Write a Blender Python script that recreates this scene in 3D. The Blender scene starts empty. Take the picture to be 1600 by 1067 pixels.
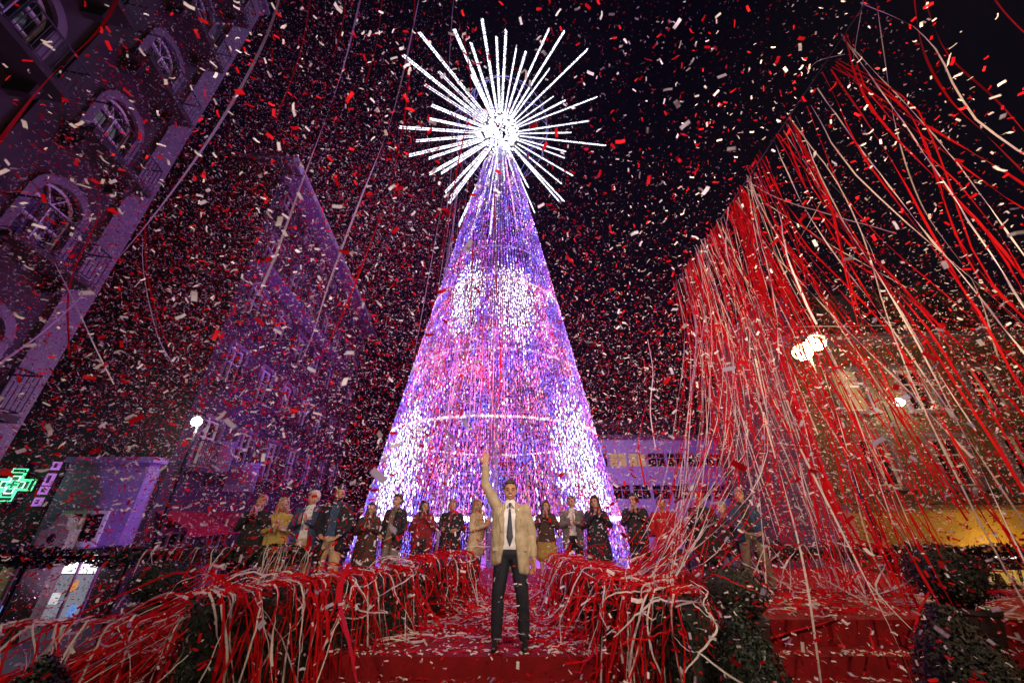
import bpy, bmesh, math, random
from mathutils import Vector, Matrix, noise as mnoise

random.seed(7)
S = bpy.context.scene
COL = S.collection
R = math.radians
# ------------------------------------------------------------------ camera, world, lights, exposure
PITCH = R(25.5)
CAMZ = 1.39
FPX = 565.0                      # focal length in pixels of a 1600 px wide frame
cam_d = bpy.data.cameras.new('camera'); cam = bpy.data.objects.new('camera', cam_d); COL.objects.link(cam)
cam.location = (0, 0, CAMZ); cam.rotation_euler = (R(90) + PITCH, 0, 0)
cam_d.sensor_width = 36; cam_d.lens = 36 * FPX / 1600
cam_d.clip_start = 0.05; cam_d.clip_end = 2000
cam_d.dof.use_dof = True; cam_d.dof.focus_distance = 7.0; cam_d.dof.aperture_fstop = 1.8
S.camera = cam

world = bpy.data.worlds.new('World'); S.world = world; world.use_nodes = True
nt = world.node_tree; nt.nodes.clear()
sky = nt.nodes.new('ShaderNodeTexSky'); sky.sky_type = 'NISHITA'; sky.sun_disc = False
sky.sun_elevation = R(-4); sky.sun_rotation = R(150)
hs = nt.nodes.new('ShaderNodeMixRGB'); hs.blend_type = 'MULTIPLY'; hs.inputs[0].default_value = 1
hs.inputs[2].default_value = (0.30, 0.20, 1.0, 1)
bg = nt.nodes.new('ShaderNodeBackground'); bg.inputs['Strength'].default_value = 0.15
wo = nt.nodes.new('ShaderNodeOutputWorld')
nt.links.new(sky.outputs[0], hs.inputs[1]); nt.links.new(hs.outputs[0], bg.inputs[0]); nt.links.new(bg.outputs[0], wo.inputs[0])

sun_d = bpy.data.lights.new('moon', 'SUN'); sun_d.energy = 0.01; sun_d.angle = R(0.5)
sun = bpy.data.objects.new('moon', sun_d); sun.rotation_euler = (R(50), 0, R(30)); COL.objects.link(sun)

def lamp(name, kind, loc, energy, color, size=0.3, target=None, spot=None, blend=0.5):
    d = bpy.data.lights.new(name, kind); d.energy = energy; d.color = color
    if kind == 'AREA': d.size = size
    else: d.shadow_soft_size = size
    if spot: d.spot_size = R(spot); d.spot_blend = blend
    o = bpy.data.objects.new(name, d); o.location = loc; COL.objects.link(o)
    if target is not None:
        o.rotation_euler = (Vector(target) - Vector(loc)).to_track_quat('-Z', 'Y').to_euler()
    return o

TX, TY = -0.95, 20.0             # the lit tree
# stage floods on the lighting rig in front of the stage (warm white)
lamp('stage_flood', 'SPOT', (-3.5, -2.5, 7.0), 1600, (1.0, 0.80, 0.58), 0.25, (-1.5, 6.5, 0.6), 62, 0.6)
lamp('stage_flood', 'SPOT', (4.5, -1.0, 7.0), 2300, (1.0, 0.78, 0.55), 0.25, (2.0, 6.5, 0.6), 62, 0.6)
lamp('stage_flood', 'SPOT', (1.5, -1.5, 3.2), 2500, (1.0, 0.66, 0.42), 0.2, (5.6, 7.0, 5.5), 62, 0.8)
lamp('confetti_flood', 'SPOT', (0.5, -3.0, 3.0), 1900, (1.0, 0.82, 0.84), 0.3, (-0.5, 9, 6.0), 80, 0.9)
lamp('streamer_fill', 'SPOT', (2.0, -3.0, 2.5), 380, (1.0, 0.68, 0.74), 0.3, (-4.2, 5.5, 7.0), 62, 0.9)  # added spot, not part of the rig, to brighten streamers flying upper left
# glow of the tree's LEDs (violet) and of its star
lamp('tree_glow', 'POINT', (TX, TY, 4.0), 3000, (0.46, 0.07, 1.0), 3.0)
lamp('tree_glow', 'POINT', (TX, TY, 12.0), 3200, (0.40, 0.06, 1.0), 2.0)
lamp('star_glow', 'POINT', (TX, TY, 30.7), 5500, (0.46, 0.36, 1.0), 1.5)
lamp('tree_front_glow', 'POINT', (TX, TY - 8.5, 5.5), 700, (0.95, 0.30, 0.85), 1.5)

lamp('violet_flood', 'SPOT', (6.5, 27.0, -1.2), 3600, (0.34, 0.07, 1.0), 0.3, (18, 42, 4.0), 75, 0.7)
lamp('violet_flood', 'SPOT', (-8.5, 15.0, 0.0), 4200, (0.30, 0.06, 1.0), 0.3, (-14.2, 23, 18.0), 60, 0.8)
S.view_settings.view_transform = 'Standard'; S.view_settings.look = 'None'
S.view_settings.exposure = 0.0; S.view_settings.gamma = 1.0; S.view_settings.use_curve_mapping = False
S.render.engine = 'CYCLES'
S.cycles.use_denoising = True
S.cycles.max_bounces = 5; S.cycles.diffuse_bounces = 2; S.cycles.glossy_bounces = 2
S.cycles.transmission_bounces = 3; S.cycles.transparent_max_bounces = 6
S.cycles.sample_clamp_indirect = 3.0
S.cycles.caustics_reflective = False; S.cycles.caustics_refractive = False

# ------------------------------------------------------------------ helpers
def at(u, v, d):
    """world point seen at pixel (u, v) of the 1600 px photograph, d metres ahead of the camera"""
    a = (u - 800) / FPX; b = (533.5 - v) / FPX
    f = math.cos(PITCH) - b * math.sin(PITCH); up = math.sin(PITCH) + b * math.cos(PITCH)
    return Vector((a / f * d, d, CAMZ + up / f * d))

_m = {}
def mat(name, col, rough=0.6, emit=None, strength=1.0, var=0.0, scale=8.0, bump=0.0, metal=0.0, spec=0.5, translucent=0.0, sample=False):
    if name in _m: return _m[name]
    m = bpy.data.materials.new(name); m.use_nodes = True
    t = m.node_tree; b = t.nodes['Principled BSDF']; out = t.nodes['Material Output']
    b.inputs['Base Color'].default_value = (*col, 1); b.inputs['Roughness'].default_value = rough
    b.inputs['Metallic'].default_value = metal; b.inputs['Specular IOR Level'].default_value = spec
    if var or bump:
        tc = t.nodes.new('ShaderNodeTexCoord')
        n = t.nodes.new('ShaderNodeTexNoise'); n.inputs['Scale'].default_value = scale; n.inputs['Detail'].default_value = 6
        t.links.new(tc.outputs['Object'], n.inputs['Vector'])
        if var:
            r = t.nodes.new('ShaderNodeValToRGB')
            r.color_ramp.elements[0].position = 0.3; r.color_ramp.elements[1].position = 0.7
            r.color_ramp.elements[0].color = (*[c * (1 - var) for c in col], 1)
            r.color_ramp.elements[1].color = (*[min(1, c * (1 + var)) for c in col], 1)
            t.links.new(n.outputs['Fac'], r.inputs['Fac']); t.links.new(r.outputs['Color'], b.inputs['Base Color'])
        if bump:
            bp = t.nodes.new('ShaderNodeBump'); bp.inputs['Strength'].default_value = bump; bp.inputs['Distance'].default_value = 0.02
            n2 = t.nodes.new('ShaderNodeTexNoise'); n2.inputs['Scale'].default_value = scale * 5; n2.inputs['Detail'].default_value = 4
            t.links.new(tc.outputs['Object'], n2.inputs['Vector']); t.links.new(n2.outputs['Fac'], bp.inputs['Height'])
            t.links.new(bp.outputs['Normal'], b.inputs['Normal'])
    if emit is not None:
        b.inputs['Emission Color'].default_value = (*emit, 1); b.inputs['Emission Strength'].default_value = strength
        m.cycles.emission_sampling = 'AUTO' if sample else 'NONE'
    if translucent:
        tr = t.nodes.new('ShaderNodeBsdfTranslucent'); tr.inputs['Color'].default_value = (*col, 1)
        mx = t.nodes.new('ShaderNodeMixShader'); mx.inputs[0].default_value = translucent
        t.links.new(b.outputs[0], mx.inputs[1]); t.links.new(tr.outputs[0], mx.inputs[2]); t.links.new(mx.outputs[0], out.inputs['Surface'])
    _m[name] = m
    return m

def led_mat(name, strength):
    if name in _m: return _m[name]
    m = bpy.data.materials.new(name); m.use_nodes = True; t = m.node_tree
    b = t.nodes['Principled BSDF']; a = t.nodes.new('ShaderNodeAttribute'); a.attribute_name = 'led'
    b.inputs['Base Color'].default_value = (0.02, 0.02, 0.02, 1)
    t.links.new(a.outputs['Color'], b.inputs['Emission Color']); b.inputs['Emission Strength'].default_value = strength
    m.cycles.emission_sampling = 'NONE'; _m[name] = m
    return m

def link(name, me, mats, parent=None, kind=None):
    o = bpy.data.objects.new(name, me); COL.objects.link(o)
    if mats is not None and not me.materials:
        for m in (mats if isinstance(mats, (list, tuple)) else [mats]): me.materials.append(m)
    if parent: o.parent = parent
    if kind: o['kind'] = kind
    return o

class MB:
    """collects simple solids into one mesh"""
    def __init__(s): s.v = []; s.f = []; s.mi = []; s.cur = 0
    def add(s, vs, fs):
        k = len(s.v); s.v += [tuple(p) for p in vs]
        for f in fs: s.f.append(tuple(i + k for i in f)); s.mi.append(s.cur)
    def box(s, lo, hi):
        (a, b, c), (d, e, f) = lo, hi
        s.add([(a,b,c),(d,b,c),(d,e,c),(a,e,c),(a,b,f),(d,b,f),(d,e,f),(a,e,f)],
              [(0,3,2,1),(4,5,6,7),(0,1,5,4),(1,2,6,5),(2,3,7,6),(3,0,4,7)])
    def tube(s, pts, r, n=6, cap=True):
        pts = [Vector(p) for p in pts]; k = len(pts); rr = r if isinstance(r, (list, tuple)) else [r] * k
        vs = []; fs = []; ref = None
        for i, p in enumerate(pts):
            t = (pts[min(i+1, k-1)] - pts[max(i-1, 0)]).normalized()
            if ref is None: ref = t.orthogonal().normalized()
            a = (ref - t * ref.dot(t)).normalized(); b = t.cross(a); ref = a
            for j in range(n):
                q = 2 * math.pi * j / n; vs.append(p + (a * math.cos(q) + b * math.sin(q)) * rr[i])
        for i in range(k - 1):
            for j in range(n): fs.append((i*n+j, i*n+(j+1)%n, (i+1)*n+(j+1)%n, (i+1)*n+j))
        if cap: fs.append(tuple(range(n-1, -1, -1))); fs.append(tuple((k-1)*n + j for j in range(n)))
        s.add(vs, fs)
    def lathe(s, prof, n=16, c=(0,0,0)):
        vs = []; fs = []; k = len(prof)
        for r, z in prof:
            for j in range(n):
                q = 2*math.pi*j/n; vs.append((c[0]+r*math.cos(q), c[1]+r*math.sin(q), c[2]+z))
        for i in range(k-1):
            for j in range(n): fs.append((i*n+j, i*n+(j+1)%n, (i+1)*n+(j+1)%n, (i+1)*n+j))
        fs.append(tuple(range(n-1,-1,-1))); fs.append(tuple((k-1)*n+j for j in range(n)))
        s.add(vs, fs)
    def prism(s, outline, y0, y1):
        """outline in (x, z), extruded from y0 to y1"""
        n = len(outline)
        vs = [(x, y0, z) for x, z in outline] + [(x, y1, z) for x, z in outline]
        fs = [tuple(range(n)), tuple(range(2*n-1, n-1, -1))] + [((i+1)%n, i, n+i, n+(i+1)%n) for i in range(n)]
        s.add(vs, fs)
    def mesh(s, name, smooth=False):
        me = bpy.data.meshes.new(name); me.from_pydata(s.v, [], s.f)
        me.polygons.foreach_set('material_index', s.mi)
        if smooth: me.polygons.foreach_set('use_smooth', [True]*len(s.f))
        me.update(); return me
    def build(s, name, mats, parent=None, kind=None, smooth=False):
        return link(name, s.mesh(name, smooth), mats, parent, kind)

def thing(name, label, cat, loc=(0,0,0), rz=0, group=None):
    o = bpy.data.objects.new(name, None); COL.objects.link(o); o.location = loc; o.rotation_euler = (0,0,rz)
    o['label'] = label; o['category'] = cat
    if group: o['group'] = group
    return o
def tag(o, label, cat, group=None):
    o['label'] = label; o['category'] = cat
    if group: o['group'] = group
    return o
def copy_tree(o, parent=None):
    c = o.copy(); COL.objects.link(c)
    if parent: c.parent = parent
    for ch in list(o.children): copy_tree(ch, c)
    return c

# ------------------------------------------------------------------ materials
M_asphalt = mat('asphalt', (0.045,0.045,0.05), 0.8, var=0.4, scale=3, bump=0.4)
M_carpet = mat('red_carpet', (0.17,0.003,0.005), 0.9, var=0.25, scale=6, bump=0.3, spec=0.2)
M_stone = mat('facade_stone', (0.040,0.025,0.028), 0.8, var=0.25, scale=1.2, bump=0.3)
M_stone2 = mat('pale_render', (0.034,0.027,0.036), 0.8, var=0.2, scale=1.0, bump=0.2)
M_trim = mat('pale_trim', (0.17,0.13,0.165), 0.7, var=0.2, scale=3)
M_dark = mat('shaded_render', (0.022,0.02,0.022), 0.9, var=0.3, scale=1)  # end wall out of the tree's light: its shade put into the colour
M_ochre = mat('ochre_stone', (0.13,0.092,0.045), 0.8, var=0.25, scale=1.3, bump=0.3)
M_white = mat('white_paint', (0.70,0.69,0.68), 0.5, var=0.1, scale=4)
M_glass = mat('dark_glass', (0.01,0.01,0.014), 0.06, spec=0.7)
M_iron = mat('black_iron', (0.02,0.02,0.024), 0.45, metal=0.6)
M_steel = mat('grey_steel', (0.25,0.25,0.27), 0.4, metal=0.8)
M_red = mat('red_paper', (0.60,0.004,0.008), 0.7, translucent=0.4, spec=0.15)
M_whitep = mat('white_paper', (0.76,0.69,0.64), 0.7, translucent=0.4, spec=0.15)
M_leaf = mat('conifer_leaf', (0.008,0.014,0.007), 0.6, var=0.5, scale=9)
M_leaf2 = mat('dry_leaf', (0.020,0.015,0.007), 0.7, var=0.4, scale=9)
M_pot = mat('dark_pot', (0.03,0.022,0.02), 0.5, var=0.3)
M_bark = mat('hedge_core', (0.012,0.014,0.010), 0.9)
M_skinA = mat('skin_light', (0.52,0.27,0.18), 0.5, var=0.08, scale=20)
M_eye = mat('eye_dark', (0.02,0.012,0.01), 0.2)
M_teeth = mat('teeth', (0.75,0.72,0.66), 0.3)
M_lip = mat('lip', (0.33,0.09,0.08), 0.5)

# ------------------------------------------------------------------ ground, stage
STREET = -1.8
b = MB(); b.add([(-400,-60,STREET),(400,-60,STREET),(400,800,STREET),(-400,800,STREET)], [(0,1,2,3)])
b.build('ground', M_asphalt, kind='structure')
b = MB(); b.box((-4.9,5.0,STREET+.01),(9.5,12.0,0)); b.build('stage_floor', M_carpet, kind='structure')
for i in range(5):
    b = MB(); b.box((-9.5, 5.0-0.36*(i+1), STREET+.01), (9.5, 5.0-0.36*i-0.002, -0.18*(i+1)))
    b.build('step', M_carpet, kind='structure')
b = MB(); b.box((1.75,5.35,0.002),(9.4,7.3,0.25)); b.build('platform', M_carpet, kind='structure')
b = MB(); b.box((2.02,6.0,0.252),(2.6,7.2,0.62)); b.build('carpeted_block', M_carpet, kind='structure')
b = MB(); b.box((-4.8,5.6,0.002),(-3.2,7.3,0.16)); b.build('platform', M_carpet, kind='structure')

# ------------------------------------------------------------------ facades
def facade(parent, Mx, length, z0, rows, cols, ow, oh, sill, arch, wall_mat, depth=0.22, top=0.9, frame_mat=None, surround=None, balcony=None, skip=(), lit=()):
    """wall with real openings in local x (along), -y (outward), z. rows = storey heights; cols = window centres."""
    fm = frame_mat or M_white
    w = MB(); z = z0
    half = ow / 2
    edges = [0] + [v for c in cols for v in (c-half, c+half)] + [length]
    def q(x0, za, x1, zb): w.add([(x0,0,za),(x1,0,za),(x1,0,zb),(x0,0,zb)], [(0,1,2,3)])
    n_arch = 10 if arch else 1
    for ri, h in enumerate(rows):
        zb, zt = z + sill, z + sill + oh
        for i in range(0, len(edges), 2):
            q(edges[i], z, edges[i+1], z+h)
        for c in cols:
            q(c-half, z, c+half, zb)
            xs = [c-half + ow*k/n_arch for k in range(n_arch+1)]
            zs = [zt + (arch*math.sqrt(max(0,1-((x-c)/half)**2)) if arch else 0) for x in xs]
            for k in range(n_arch):
                w.add([(xs[k],0,zs[k]),(xs[k+1],0,zs[k+1]),(xs[k+1],0,z+h),(xs[k],0,z+h)], [(0,1,2,3)])
                w.add([(xs[k],0,zs[k]),(xs[k+1],0,zs[k+1]),(xs[k+1],depth,zs[k+1]),(xs[k],depth,zs[k])], [(3,2,1,0)])
            for x in (c-half, c+half): w.add([(x,0,zb),(x,0,zt),(x,depth,zt),(x,depth,zb)], [(0,1,2,3)])
            w.add([(c-half,0,zb),(c+half,0,zb),(c+half,depth,zb),(c-half,depth,zb)], [(0,1,2,3)])
        z += h
    q(0, z, length, z+top); ztop = z+top
    o = w.build('wall', wall_mat, parent); o.matrix_local = Mx
    # cornice and string courses
    cb = MB(); cb.box((-0.2,-0.38,ztop),(length+0.2,0.3,ztop+0.22)); cb.box((-0.1,-0.2,ztop-0.3),(length+0.1,-0.003,ztop-0.002))
    cb.build('cornice', M_trim, parent).matrix_local = Mx
    # windows: one frame mesh and pane mesh shared
    f = MB(); t = 0.07; y0, y1 = depth-0.10, depth-0.02
    f.box((-half,y0,0),(-half+t,y1,oh)); f.box((half-t,y0,0),(half,y1,oh)); f.box((-half+t,y0,0),(half-t,y1,t)); f.box((-0.035,y0-.01,t),(0.035,y1,oh-.01))
    f.box((-half+t,y0,oh*0.62),(-0.035,y1,oh*0.62+.06)); f.box((0.035,y0,oh*0.62),(half-t,y1,oh*0.62+.06))
    if arch:
        f.box((-half+t,y0-.005,oh-.04),(half-t,y1,oh+.04))
        pts = [(half*math.cos(a)*0.96, depth-.06, oh+arch*math.sin(a)*0.96) for a in [math.pi*k/10 for k in range(11)]]
        f.tube(pts, 0.05, 5); 
        for a in (60, 120): f.tube([(0,depth-.06,oh),(half*math.cos(R(a))*.95,depth-.06,oh+arch*math.sin(R(a))*.95)],0.025,4)
    else: f.box((-half+t,y0,oh-t),(half-t,y1,oh))
    fme = f.mesh('window'); fme.materials.append(fm)
    out = []
    pl = [(-half+.01,0.01),(half-.01,0.01)] + ([(half*math.cos(math.pi*k/10)*.99, oh+arch*math.sin(math.pi*k/10)*.99) for k in range(11)] if arch else [(half-.01,oh-.01),(-half+.01,oh-.01)])
    p = MB(); p.prism(pl, depth-0.015, depth+0.03); pme = p.mesh('pane'); pme.materials.append(M_glass)
    sm = None
    if surround:
        g = MB(); k_ = surround
        g.box((-half-k_,-0.08,-0.05),(-half,-0.003,oh)); g.box((half,-0.08,-0.05),(half+k_,-0.003,oh)); g.box((-half-k_-.08,-0.2,-0.2),(half+k_+.08,-0.003,-0.052))
        if arch:
            m_ = 12
            for k in range(m_):
                a0, a1 = math.pi*k/m_, math.pi*(k+1)/m_
                ring = []
                for rr, aa in ((0,a0),(k_,a0),(k_,a1),(0,a1)): ring.append(((half+rr)*math.cos(aa), oh+(arch+rr)*math.sin(aa)))
                g.prism(ring, -0.11, -0.003)
        else: g.box((-half-k_,-0.12,oh),(half+k_,-0.003,oh+k_))
        sm = g.mesh('surround'); sm.materials.append(M_trim)
    bm_ = None
    if balcony:
        g = MB(); bw, bd = half+0.55, balcony
        g.box((-bw,-bd,-0.22),(bw,-0.004,-0.06)); 
        for sx in (-bw*.7, bw*.7): g.prism([(sx-.08,-.6),(sx+.08,-.6),(sx+.08,-.222),(sx-.08,-.222)], -bd*.6, -0.004)
        bm_ = g.mesh('balcony'); bm_.materials.append(wall_mat)
        g = MB(); g.tube([(-bw+.03,-.01,.95),(-bw+.03,-bd+.04,.95),(bw-.03,-bd+.04,.95),(bw-.03,-.01,.95)],0.028,5)
        g.tube([(-bw+.03,-.01,.02),(-bw+.03,-bd+.04,.02),(bw-.03,-bd+.04,.02),(bw-.03,-.01,.02)],0.018,4)
        nb = int(2*bw/0.13)
        for k in range(nb+1):
            x = -bw+.03+(2*bw-.06)*k/nb; g.tube([(x,-bd+.04,.02),(x,-bd+.04,.95)],0.010,4,False)
        rail = g.mesh('railing'); rail.materials.append(M_iron)
    z = z0
    for ri, h in enumerate(rows):
        for ci, c in enumerate(cols):
            if (ri,ci) in skip: continue
            T = Mx @ Matrix.Translation((c,0,z+sill))
            wo_ = link('window', fme, None, parent); wo_.matrix_local = T
            pn = link('pane', pme, None, wo_)
            if (ri,ci) in lit:
                pn.data = pme.copy(); pn.data.materials.clear(); pn.data.materials.append(mat('lit_room_glass',(0.2,0.15,0.1),0.3,emit=(1,.62,.25),strength=0.35))
            if sm: link('surround', sm, None, wo_)
            if bm_ and ri > 0:
                bo = link('balcony', bm_, None, parent); bo.matrix_local = T
                link('railing', rail, None, bo)
        z += h
    return ztop

def backing(parent, Mx, length, z0, ztop, deep, m):
    b = MB(); b.box((0.02,0.30,z0),(length-.02,deep,ztop+.2)); o = b.build('rear_block', m, parent); o.matrix_local = Mx

I4 = Matrix.Identity(4)
# left building: its street front runs away from the camera, arched windows with balconies
ang = math.atan2(0.97, -0.23)
L1 = Vector((-12.8, 9.3, 0)); ux = Vector((math.cos(ang), math.sin(ang), 0))
LEN1 = 24.0
bl = thing('corner_building', 'tall stone building at far left with arched windows and iron balconies', 'building', L1 - ux*LEN1 + Vector((0,0,STREET)), ang)
rows1 = [4.6, 3.7, 3.6, 3.5, 3.4, 3.4, 3.2]
cols1 = [LEN1 - 2.1 - 3.05*k for k in range(7)][::-1]
zt = facade(bl, I4, LEN1, 0, rows1, cols1, 1.25, 1.65, 0.75, 0.55, M_stone, surround=0.24, balcony=0.85)
backing(bl, I4, LEN1, 0, zt, 9.0, M_stone)
for k in range(8):                     # pilasters between the bays
    x = LEN1 - 0.55 - 3.05*k + (0 if k == 0 else 0.0)
    b = MB(); b.box((x-0.32 if k else x-0.3,-0.16,0),(x+0.32 if k else x+0.55,-0.004,zt-0.32)); b.build('pilaster', M_trim if k == 0 else M_stone, bl)  # corner one paler: the violet light on it put into its colour
for x in (LEN1-5.2-0.0, LEN1-11.3):
    b = MB(); b.tube([(x,-0.1,0),(x,-0.1,zt-.4)],0.07,8); b.build('downpipe', M_iron, bl)

# second building across the side street
L2 = Vector((-13.1, 14.5, STREET))
ang2 = math.atan2(0.99, -0.13); LEN2 = 21.0
b2 = thing('apartment_building', 'long apartment building behind left of the tree lit violet', 'building', L2, ang2)
rows2 = [4.4, 3.5, 3.4, 3.3, 3.3, 2.9]
zt2 = facade(b2, I4, LEN2, 0, rows2, [1.6+2.9*k for k in range(7)], 1.3, 2.0, 0.55, 0, M_stone2, surround=0.16, balcony=0.7)
backing(b2, I4, LEN2, 0, zt2, 9.0, M_dark)
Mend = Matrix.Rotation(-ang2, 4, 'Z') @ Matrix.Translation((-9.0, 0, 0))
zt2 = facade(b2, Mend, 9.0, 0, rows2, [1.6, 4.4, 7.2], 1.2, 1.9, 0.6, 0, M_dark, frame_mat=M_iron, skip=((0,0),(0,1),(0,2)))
b = MB(); 
for k in range(9): b.box((0.6+k*2.3,-0.34,zt2+.222),(1.1+k*2.3,0.1,zt2+.75))
b.box((0.3,-0.3,zt2+.752),(LEN2-.3,0.06,zt2+.86)); b.build('parapet', M_white, b2)
b = MB(); b.box((0.0,-1.1,zt2-1.1),(LEN2,-.004,zt2-.95)); b.build('eave', M_trim, b2)
b = MB(); b.box((0.0,-0.9,4.4+3.5+3.4+3.3-.1),(LEN2*.75,-.004,4.4+3.5+3.4+3.3+.05)); b.build('eave', M_trim, b2)

# right building facing the square
bR = thing('ochre_building', 'ochre stone building at right with tall windows above a lit fascia', 'building', (14.2, 17.0, STREET), R(-4))
rowsR = [3.55, 3.3, 3.5]
zr = facade(bR, I4, 26.0, 0, rowsR, [2.2+3.05*k for k in range(8)], 1.25, 2.0, 0.75, 0, M_ochre, surround=0.2, skip=tuple((0,k) for k in range(8)), lit=((2,0),))
backing(bR, I4, 26.0, 0, zr, 10.0, M_ochre)
for k in range(8):
    b = MB(); c = 2.2+3.05*k; b.box((c-.75,-.55,STREET*0+0.2+.55*0),(c-.7,-.5,.3)); 
b = MB(); b.box((-.2,-0.55,2.05),(26.1,-0.004,3.35)); b.build('fascia', mat('ochre_fascia',(0.42,0.27,0.05),0.6,var=.2,scale=2), bR)
b = MB(); b.box((-.3,-0.7,3.352),(26.2,-0.004,3.52)); b.build('ledge', M_ochre, bR)
for k in range(9):
    b = MB(); c = 0.35+3.05*k; b.box((c,-.06,3.6),(c+.35,-.004,zr-.35)); b.build('pilaster', M_ochre, bR)
b = MB(); b.box((0.5,1.2,zr+.22),(25.6,9.0,zr+3.4)); 
b.build('attic', M_ochre, bR)
for k in range(6):
    b = MB(); c = 1.0+3.3*k; b.prism([(c,zr+.222),(c+1.5,zr+.222),(c+1.5,zr+3.0),(c+.75,zr+3.7),(c,zr+3.0)],0.2,1.195); d = b.build('dormer', M_stone2, bR)
    p = MB(); p.box((c+.35,.14,zr+.9),(c+1.15,.196,zr+2.7)); p.build('pane', M_glass, d)

# far building closing the square
bF = thing('far_building', 'long far building with violet lit bands behind the right side of the tree', 'building', (4, 42.0, STREET), 0)
rowsF = [3.6, 3.3, 3.3]
zf = facade(bF, I4, 34, 0, rowsF, [1.4+2.15*k for k in range(15)], 1.98, 1.5, 1.0, 0, mat('white_band', (0.8,0.78,0.8),0.6,var=.1), lit=((1,2),(2,3),(2,4),(2,0)))
backing(bF, I4, 34, 0, zf, 10, M_stone2)
b = MB(); b.box((1,2.5,zf+.2),(33,9,zf+2.6)); b.build('roof_storey', M_stone2, bF)

# ------------------------------------------------------------------ the lit tree and its star
ZT = 26.2
def cone_r(z): return 6.35 - 5.05*z/ZT
def cone_hit(u, v):
    d = 13.0
    while d < 20:
        p = at(u, v, d)
        if math.hypot(p.x-TX, p.y-TY) < cone_r(p.z): break
        d += 0.02
    return math.atan2(p.x-TX, -(p.y-TY)), p.z
motifs = [(*cone_hit(729,462), 1.0, 2.7), (*cone_hit(803,466), 1.25, 2.9), (*cone_hit(622,735), 1.5, 3.1), (*cone_hit(912,735), 1.6, 3.4)]
rnd = random.Random(3)
def led_colour(th, z, line=False):
    r = cone_r(z)
    for mt, mz, a, c in motifs:
        d = (th-mt+math.pi) % (2*math.pi) - math.pi
        e = (d*r/a)**2 + ((z-mz)/c)**2
        if rnd.random() < 1.25 - e*.95:
            k = rnd.uniform(.7, 1.5) if rnd.random() > .12 else .3
            return (0.80*k, 0.86*k, 1.0*k) if mt < 0 or mz < 8 else (0.95*k, 0.80*k, 1.0*k)
    x = th*r; N = lambda a, b, o: mnoise.noise(Vector((x*a, z*b, o)))
    n, n2, n3 = N(.55,.42,1.7), N(.9,.6,9.1), N(1.6,.9,4.4)
    k = max(0.04, rnd.gauss(0.50, 0.30)) * max(.12, 1.0 + 1.3*n2)
    warm = max(0, 1 - ((z-6)/8.5)**2) * max(0, math.cos(th))
    q = rnd.random()
    if line: c = rnd.choice(((1.1,.8,1.2),(1.2,.55,1.0),(.8,.65,1.3)))
    elif q < .07: c = (1.3,1.1,1.5)
    elif n + .45*(warm-.45) + .35*(rnd.random()-.5) > .12:
        c = rnd.choice(((.95,.03,.12),(.95,.03,.30),(.80,.04,.45),(1.0,.10,.10),(1.0,.30,.12) if n3 > .1 else (.85,.03,.25)))
        if z > 16: c = (.55,.04,.75)
    elif n3 > .12: c = (.05,.06,1.1)
    elif n3 < -.25: c = (.55,.06,.85)
    else: c = (.22,.04,.95)
    return tuple((.82*q + w_)*k for q, w_ in zip(c, (.13,.10,.17)))

M_bulb = led_mat('tree_bulb', 3.6)
M_wire = mat('string_wire', (0.06,0.05,0.07), 0.6)
tree = thing('christmas_tree', 'giant cone of violet and white light strings behind the stage', 'christmas tree', (TX, TY, 0))
OCT_F = [(0,2,4),(2,1,4),(1,3,4),(3,0,4),(2,0,5),(1,2,5),(3,1,5),(0,3,5)]
def bulbs_mesh(name, pts, cols, r, wires=(), wc=(0,0,0), wr=.012, wm=1, ez=1.7):
    v=[]; f=[]; c=[]; mi=[]
    for p, q in zip(pts, cols):
        k=len(v); x,y,z=p
        v += [(x-r,y,z),(x+r,y,z),(x,y-r,z),(x,y+r,z),(x,y,z+r*ez),(x,y,z-r*ez)]
        f += [tuple(i+k for i in t) for t in OCT_F]; mi += [0]*8; c += [(*q,1)]*6
    w = MB()
    for a in wires: w.tube(a, wr, 3, False)
    k=len(v); v += w.v; f += [tuple(i+k for i in t) for t in w.f]; mi += [wm]*len(w.f); c += [(*wc,1)]*len(w.v)
    me = bpy.data.meshes.new(name); me.from_pydata(v,[],f); me.polygons.foreach_set('material_index', mi)
    ca = me.color_attributes.new('led','FLOAT_COLOR','POINT'); ca.data.foreach_set('color', [x for q in c for x in q])
    return me
NS = 256
for k in range(NS):
    th = 2*math.pi*k/NS
    top = ZT*(0.995 if k % 4 == 0 else (0.80 if k % 2 == 0 else 0.52))
    pts=[]; cs=[]
    z = (1.25 if math.cos(th) > .42 else -0.9) + rnd.random()*.1
    while z < top:
        r = cone_r(z) + rnd.gauss(0,.03); t2 = th + rnd.gauss(0,.004)
        pts.append((r*math.sin(t2), -r*math.cos(t2), z + rnd.gauss(0,.02))); cs.append(led_colour(th, z, k % 13 == 0)); z += 0.115 + 0.10*max(0,z)/ZT
    wire = [(cone_r(q)*math.sin(th), -cone_r(q)*math.cos(th), q) for q in (1.2 if math.cos(th) > .42 else -1.0, top)]  # wires glow faintly too, standing in for violet haze between the bulbs
    link('light_string', bulbs_mesh('light_string', pts, cs, 0.028, [wire], rnd.choice(((.035,.006,.12),(.06,.008,.10),(.025,.008,.13),(.08,.012,.06))), .016, 0, 2.9), [M_bulb, M_wire], tree)
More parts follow.
